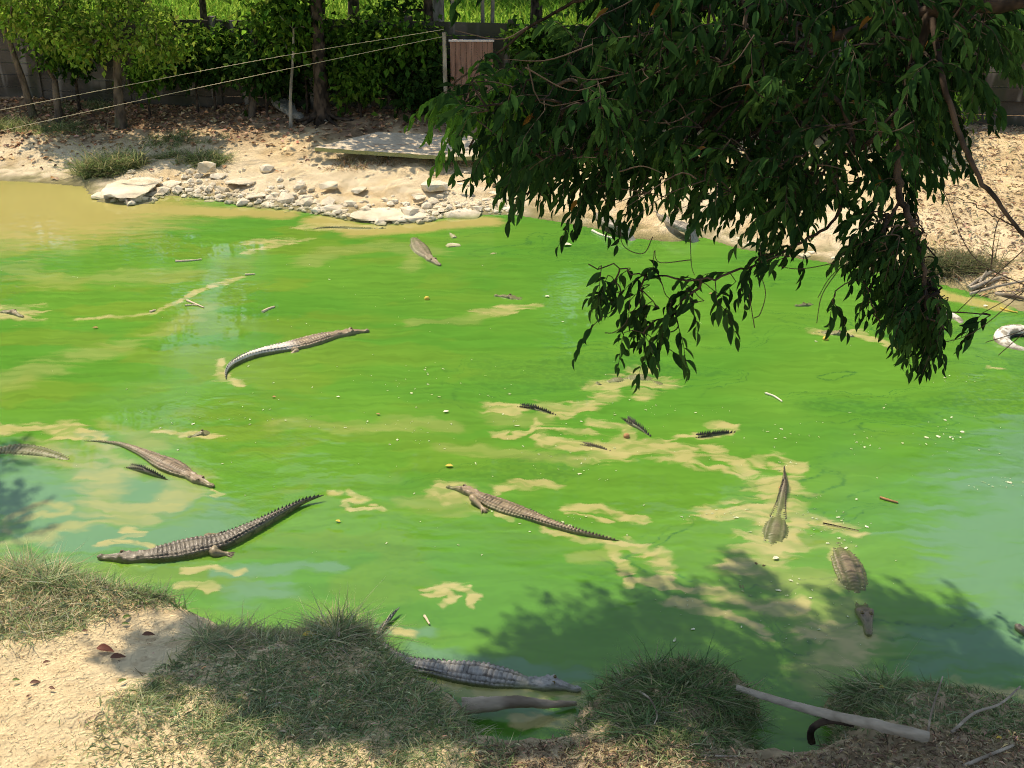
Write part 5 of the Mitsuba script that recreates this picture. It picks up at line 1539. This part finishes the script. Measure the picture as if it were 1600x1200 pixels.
stick('broken_twig', 'short pale stick lying at the bottom right corner', 'stick', [GZh(1505, 1202, 0.03), GZh(1545, 1185, 0.03), GZh(1582, 1170, 0.03)], 0.013, 0.009, seed=6)
stick('curved_twig', 'little curved twig in the grass of the small headland', 'twig', [GZh(1000, 1090, 0.05), GZh(1015, 1105, 0.07), GZh(1026, 1125, 0.05), GZh(1022, 1135, 0.02)], 0.008, 0.004, seed=7)
stick('ground_stick', 'small pale stick on bare earth at the bottom below the headland', 'stick', [GZh(1095, 1184, 0.02), GZh(1150, 1186, 0.02)], 0.008, 0.006, seed=8)
stick('far_stick', 'bent pale stick lying on the sand left of the concrete slab', 'stick', [GZh(458, 221, 0.03, .6), GZh(478, 219, 0.03, .6), GZh(497, 207, 0.03, .6)], 0.022, 0.014, seed=9)
stick('far_branch', 'pale leaning branch beyond the slab beside the leaves', 'branch', [GZh(680, 214, 0.02, .7), GZh(695, 207, 0.2, .7), P(716, 192, 22.8)], 0.055, 0.04, seed=10)
stick('shore_stick', 'curved pale stick on the mud at the far left shore', 'stick', [GZh(66, 263, 0.03, .2), GZh(85, 268, 0.05, .2), GZh(107, 267, 0.03, .2)], 0.02, 0.012, seed=11)
stick('standing_stick', 'short grey stick leaning in water before the white rock shelf', 'stick', [G(201, 324, -0.02), G(196, 308, 0.12)], 0.02, 0.022, seed=12)
for k, (a, b, r, lab) in enumerate([((1512, 452), (1552, 428), .03, 'upper pale driftwood stick on the right shore under the low bush'), ((1515, 455), (1570, 437), .035, 'longest pale driftwood stick on the right shore'),
                                    ((1515, 462), (1610, 443), .022, 'thin driftwood stick lowest in the right shore pile'), ((1555, 462), (1612, 476), .03, 'grey plank like stick running into the water at the right edge'),
                                    ((1530, 445), (1540, 430), .02, 'stub of driftwood standing behind the pile on the right shore')]):
    stick('driftwood_stick', lab, 'stick', [GZh(*a, 0.03, .05), (GZh(*a, .05, .05) + GZh(*b, .07, .1)) / 2, GZh(*b, 0.06, .1)], r, r * 0.7, seed=20 + k)


def tyre(label, px, py, w, tilt, rz, sink, seed):
    k = thing('tyre', label, 'tyre')
    c = G(px, py, 0.0)
    R = w * pxsize(c) / 2
    r = R * 0.27
    m = trimesh.creation.torus(R - r, r, 48, 20)
    v = np.array(m.vertices)
    v[:, 2] *= 0.85
    a = np.arctan2(v[:, 1], v[:, 0])
    v *= 1 + 0.012 * (np.abs(((a * 26 / np.pi) % 2) - 1) > 0.5)[:, None] * (np.hypot(v[:, 0], v[:, 1]) > R - 0.35 * r)[:, None]
    ct, st = math.cos(tilt), math.sin(tilt)
    v = v @ np.array([[1, 0, 0], [0, ct, -st], [0, st, ct]]).T @ rotz(rz).T
    part(k, 'tread', mikit.ply((v + c + [0, 0, sink], np.array(m.faces)), 'mat_tyre_paint', smooth=40))
    n = trimesh.creation.torus(R - 1.75 * r, r * 0.34, 40, 10)
    v = np.array(n.vertices)
    v = v @ np.array([[1, 0, 0], [0, ct, -st], [0, st, ct]]).T @ rotz(rz).T
    part(k, 'inner_rim', mikit.ply((v + c + [0, 0, sink], np.array(n.faces)), 'mat_rubber', smooth=True))


tyre('white painted tyre half sunk in the water at the right edge', 1600, 534, 90, 0.22, 0.2, -0.02, 1)
tyre('white painted tyre half hidden behind the right hanging branch', 1478, 501, 60, 0.24, 0.5, -0.02, 2)

# ------------------------------------------------------------------ things floating on the pond
FL = {'stick': (0.62, 0.52, 0.36), 'dead_leaf': (0.40, 0.22, 0.10), 'yellow_leaf': (0.62, 0.46, 0.08), 'pale': (0.72, 0.68, 0.52)}
for nm, col in FL.items():
    mat('mat_float_' + nm, rgb(*col), 0.75, 0.2)


def floating_stick(label, pts, r, m='mat_float_stick', name='floating_stick', cat='stick'):
    stick(name, label, cat, [G(a, b, 0.012) for a, b in pts], r, r * 0.6, m, 12, 7, 0.06, len(scene))


floating_stick('pale stick floating before the sky reflection at the left', [(274, 408), (295, 407), (315, 405)], .018)
floating_stick('longer arm of the forked twig floating at the left', [(292, 469), (306, 475), (318, 480)], .016)
floating_stick('shorter arm of the forked twig floating at the left', [(289, 477), (300, 476), (308, 477)], .010)
floating_stick('short stick tilted out of the water right of the forked twig', [(410, 487), (420, 482), (429, 479)], .022)
floating_stick('orange brown stick floating right of the sunken tail crocodile', [(1375, 777), (1388, 781), (1403, 785)], .014, 'mat_float_dead_leaf')
floating_stick('pale curved stick floating below the hanging leaves', [(1196, 614), (1210, 619), (1222, 627)], .013, 'mat_float_pale')
floating_stick('yellowish stick floating before the near grass bank', [(663, 962), (667, 968), (671, 975)], .012)
floating_stick('thin dark reed floating beside the chequered crocodile', [(1286, 817), (1310, 822), (1342, 829)], .006, 'mat_dark_bark')
floating_stick('orange stick floating by the right edge under the driftwood', [(1563, 481), (1575, 485), (1590, 488)], .014, 'mat_float_yellow_leaf')
floating_stick('pale plank bit afloat below the crown on the far side', [(925, 360), (940, 367), (958, 372)], .022, 'mat_float_pale')
floating_stick('tiny pale stick left of the white tailed crocodile', [(234, 487), (243, 484)], .016)
floating_stick('thin pale stick on the olive water in the left reflections', [(383, 429), (398, 428)], .014)


def floating_leaf(label, px, py, wpx, m, seed):
    g = rng(seed)
    p = G(px, py, 0.012)
    L = wpx * pxsize(p)
    a = g.random() * 0.8 - 0.4 + (np.pi if g.random() < .5 else 0)
    v, f, c = leaves((p - [math.cos(a) * L / 2, math.sin(a) * L / 2, 0])[None], np.array([[math.cos(a), math.sin(a), 0.0]]), np.array([[0.1, 0.0, 1.0]]), np.array([L]), np.array([L * 0.3]), np.ones((1, 3)), leaf_template(4, 0.3, -0.06))
    k = numbered('floating_leaf')
    scene[k] = mikit.ply((v, f), m)
    tag(k, label, 'leaf')


for k, (px, py, w, m, lab) in enumerate([
    (528, 814, 9, 'mat_float_yellow_leaf', 'yellow leaf floating right of the raised crocodile tail'), (697, 643, 10, 'mat_float_pale', 'pale leaf floating on the open water in the middle'),
    (591, 647, 7, 'mat_float_dead_leaf', 'brown leaf floating left of the middle of the pond'), (428, 620, 7, 'mat_float_dead_leaf', 'brown leaf floating under the white tailed crocodile'),
    (702, 728, 13, 'mat_float_yellow_leaf', 'thin yellow leaf floating above the slender crocodile snout'), (1540, 478, 9, 'mat_float_pale', 'pale leaf floating before the right driftwood'),
    (149, 512, 9, 'mat_float_dead_leaf', 'rusty leaf floating left of the white tailed crocodile'), (885, 383, 18, 'mat_float_pale', 'pale flat leaf afloat under the left leaf tips'),
    (1220, 762, 9, 'mat_float_dead_leaf', 'brown leaf beside the raised dark tail'), (1111, 459, 8, 'mat_float_dead_leaf', 'orange leaf floating right of the lower hanging sprays'),
    (855, 463, 8, 'mat_float_pale', 'small pale leaf floating in mid pond by the low snout'), (528, 620, 6, 'mat_float_pale', 'small pale leaf left of centre in the pond'),
    (1212, 872, 12, 'mat_float_pale', 'pale flake floating in scum by the shadowed hump')]):
    floating_leaf(lab, px, py, w, m, 900 + k)
for px, py, w, lab in ((667, 466, 8, 'round yellowish fruit floating in mid pond'), (1290, 529, 9, 'round yellow fruit floating behind the right branch'), (979, 681, 10, 'pinkish round fruit bobbing in the central scum')):
    k = numbered('floating_fruit')
    p = G(px, py, 0.015)
    m = trimesh.creation.icosphere(2, w * pxsize(p) / 2)
    v = np.array(m.vertices) * [1, 1, 0.85]
    v = v * (1 + 0.05 * (meshkit.noise(v * 40, 3) - 0.5))[:, None]
    scene[k] = mikit.ply((v + p, np.array(m.faces)), 'mat_float_yellow_leaf' if w != 10 else 'mat_float_dead_leaf', smooth=True)
    tag(k, lab, 'fruit')

# foam flecks and specks drifting in clusters
g = rng(950)
fx = []
for px, py, rx, ry, n in [(350, 650, 120, 14, 60), (640, 600, 120, 34, 110), (600, 665, 130, 12, 50), (1150, 805, 60, 14, 60), (1300, 815, 50, 22, 110), (1200, 925, 60, 30, 60), (1330, 870, 30, 40, 50), (1250, 990, 70, 30, 70), (1060, 930, 70, 30, 40),
                          (900, 720, 130, 26, 70), (1480, 680, 70, 30, 70), (1560, 755, 45, 14, 60), (1230, 680, 60, 16, 40), (1350, 690, 60, 12, 40), (1500, 590, 60, 10, 25), (1030, 640, 110, 10, 50), (880, 810, 90, 16, 40), (1230, 725, 20, 7, 25),
                          (800, 700, 800, 190, 420), (700, 470, 600, 60, 110), (690, 690, 90, 14, 30), (1330, 940, 30, 40, 40)]:
    n = int(n * 0.42)
    fx.append(np.stack([px + g.normal(size=n) * rx * 0.6, py + g.normal(size=n) * ry * 0.6], 1))
fx = np.vstack(fx)
w = np.array([G(a, b, 0.006) for a, b in fx])
ok = shore_distance(w[:, 0], w[:, 1]) < -0.05
w = w[ok]
n = len(w)
a = g.random(n) * np.pi
L = (0.0045 + 0.0045 * g.gamma(1.0, 1.0, n)) * (0.55 + w[:, 1] / 18)
asp = 0.25 + 0.5 * g.random(n)
ang = np.arange(6) * np.pi / 3
ring = np.stack([np.cos(ang), np.sin(ang), 0 * ang], 1)
R2 = np.stack([np.cos(a), -np.sin(a), np.sin(a), np.cos(a)], 1).reshape(-1, 2, 2)
q = ring[None, :, :2] * np.stack([L, L * asp], 1)[:, None] * (0.7 + 0.6 * g.random((n, 6, 1)))
q = np.einsum('nij,nkj->nki', R2, q)
v = np.concatenate([np.concatenate([q, np.zeros((n, 6, 1))], 2), np.broadcast_to([0, 0, 0.004], (n, 1, 3))], 1) + w[:, None]
f = np.array([[k, (k + 1) % 6, 6] for k in range(6)])
f = (f[None] + (np.arange(n) * 7)[:, None, None]).reshape(-1, 3)
scene['foam_flecks'] = mikit.ply((v.reshape(-1, 3), f), 'mat_fleck')
tag('foam_flecks', 'pale foam flecks and specks drifting on the algae water', 'foam', kind='stuff')



# ------------------------------------------------------------------ dead leaves and crumbs on the near bank
mat('mat_red_leaf', rgb(0.26, 0.085, 0.045), 0.6, 0.3)
mat('mat_brown_leaf', rgb(0.13, 0.06, 0.035), 0.6, 0.3)
mat('mat_green_leaf', rgb(0.10, 0.15, 0.03), 0.6, 0.3)


def ground_leaf(label, px, py, wpx, m, seed, rot, curl=0.2):
    p = GZh(px, py, 0.02)
    L = wpx * pxsize(p)
    a = rot
    v, f, c = leaves((p - [math.cos(a) * L / 2, math.sin(a) * L / 2, -0.008])[None], np.array([[math.cos(a), math.sin(a), 0.06]]), np.array([[0.1, -0.2, 1.0]]), np.array([L]), np.array([L * 0.22]), np.ones((1, 3)), leaf_template(6, 0.35, curl))
    k = numbered('fallen_leaf')
    scene[k] = mikit.ply((v, f), m, smooth=True)
    tag(k, label, 'leaf')


for k, (px, py, w, m, lab, rt) in enumerate([
    (165, 1019, 30, 'mat_red_leaf', 'long reddish brown leaf lying on the sandy path', -0.2), (56, 1071, 17, 'mat_brown_leaf', 'dark curled leaf on the sandy path at the left', 0.3), (185, 1031, 24, 'mat_brown_leaf', 'dark crumpled leaf just below the long reddish leaf', 0.2),
    (74, 1039, 12, 'mat_brown_leaf', 'small dark leaf up the path from the dark curled one', 0.6), (199, 968, 15, 'mat_green_leaf', 'olive leaf on the sand near the upper grass', 0.8), (197, 979, 12, 'mat_green_leaf', 'flat green leaf just below the olive one on the sand', 0.1),
    (26, 1067, 12, 'mat_green_leaf', 'little green leaf left of the dark curled one', 0.2), (233, 996, 20, 'mat_brown_leaf', 'brown weed bit on the sand left of the shaded grass', 0.1), (46, 1092, 9, 'mat_brown_leaf', 'tiny brown leaf low on the sandy path', 1.0),
    (82, 1080, 12, 'mat_brown_leaf', 'small brown leaf right of the dark curled one', -0.3), (484, 997, 24, 'mat_float_yellow_leaf', 'yellow green leaf lying in the grass of the near bank', 0.1), (134, 990, 10, 'mat_brown_leaf', 'brown crumb of leaf up on the sandy path', 0.4),
    (1378, 1078, 12, 'mat_float_yellow_leaf', 'orange leaf in the grass of the right bank', 0.3), (1560, 1158, 14, 'mat_float_yellow_leaf', 'yellow leaf on the litter at the bottom right', 0.5), (192, 1068, 14, 'mat_green_leaf', 'green leaf at the edge of the shaded grass', 0.6)]):
    ground_leaf(lab, px, py, w, m, k, rt)


def near_crumbs(g, n):
    a = in_px_poly(g, [(-40, 1000), (200, 950), (320, 950), (200, 1050), (100, 1200), (-60, 1200)], n // 2, 0.35)
    b = in_px_poly(g, [(760, 1150), (1250, 1170), (1640, 1140), (1640, 1210), (760, 1210)], n - n // 2, 0.35)
    return np.vstack([a, b])


litter('near_litter', 'dry grass bits and leaf crumbs lying on the near bank', 'litter', near_crumbs, 1700, 0.018, [(0.40, 0.30, 0.17), (0.30, 0.21, 0.12), (0.52, 0.43, 0.27), (0.24, 0.16, 0.09)], 960, 0.16, 0.001)


def soil_pts(g, n):
    return in_px_poly(g, [(740, 1150), (900, 1140), (1180, 1165), (1250, 1168), (1320, 1140), (1640, 1130), (1640, 1215), (740, 1215)], n, 0.35)


litter('soil_litter', 'brown grass ends and broken twigs matted on the shaded soil at the lower right', 'litter', soil_pts, 3600, 0.045, [(0.36, 0.28, 0.17), (0.24, 0.175, 0.105), (0.48, 0.39, 0.25), (0.15, 0.11, 0.07)], 970, 0.10, 0.003)


def under_grass_pts(g, n):
    return np.vstack([in_px_poly(g, [(335, 985), (560, 968), (690, 1066), (790, 1210), (150, 1210), (140, 1130), (280, 1020)], n // 2, 0.35), in_px_poly(g, [(-60, 890), (120, 885), (270, 930), (120, 985), (-60, 1040)], n - n // 2, 0.3)])


litter('thatch', 'matted dead grass under the near bank turf', 'thatch', under_grass_pts, 7000, 0.055, [(0.36, 0.37, 0.21), (0.34, 0.37, 0.20), (0.26, 0.31, 0.16), (0.54, 0.49, 0.32)], 971, 0.07, 0.004)
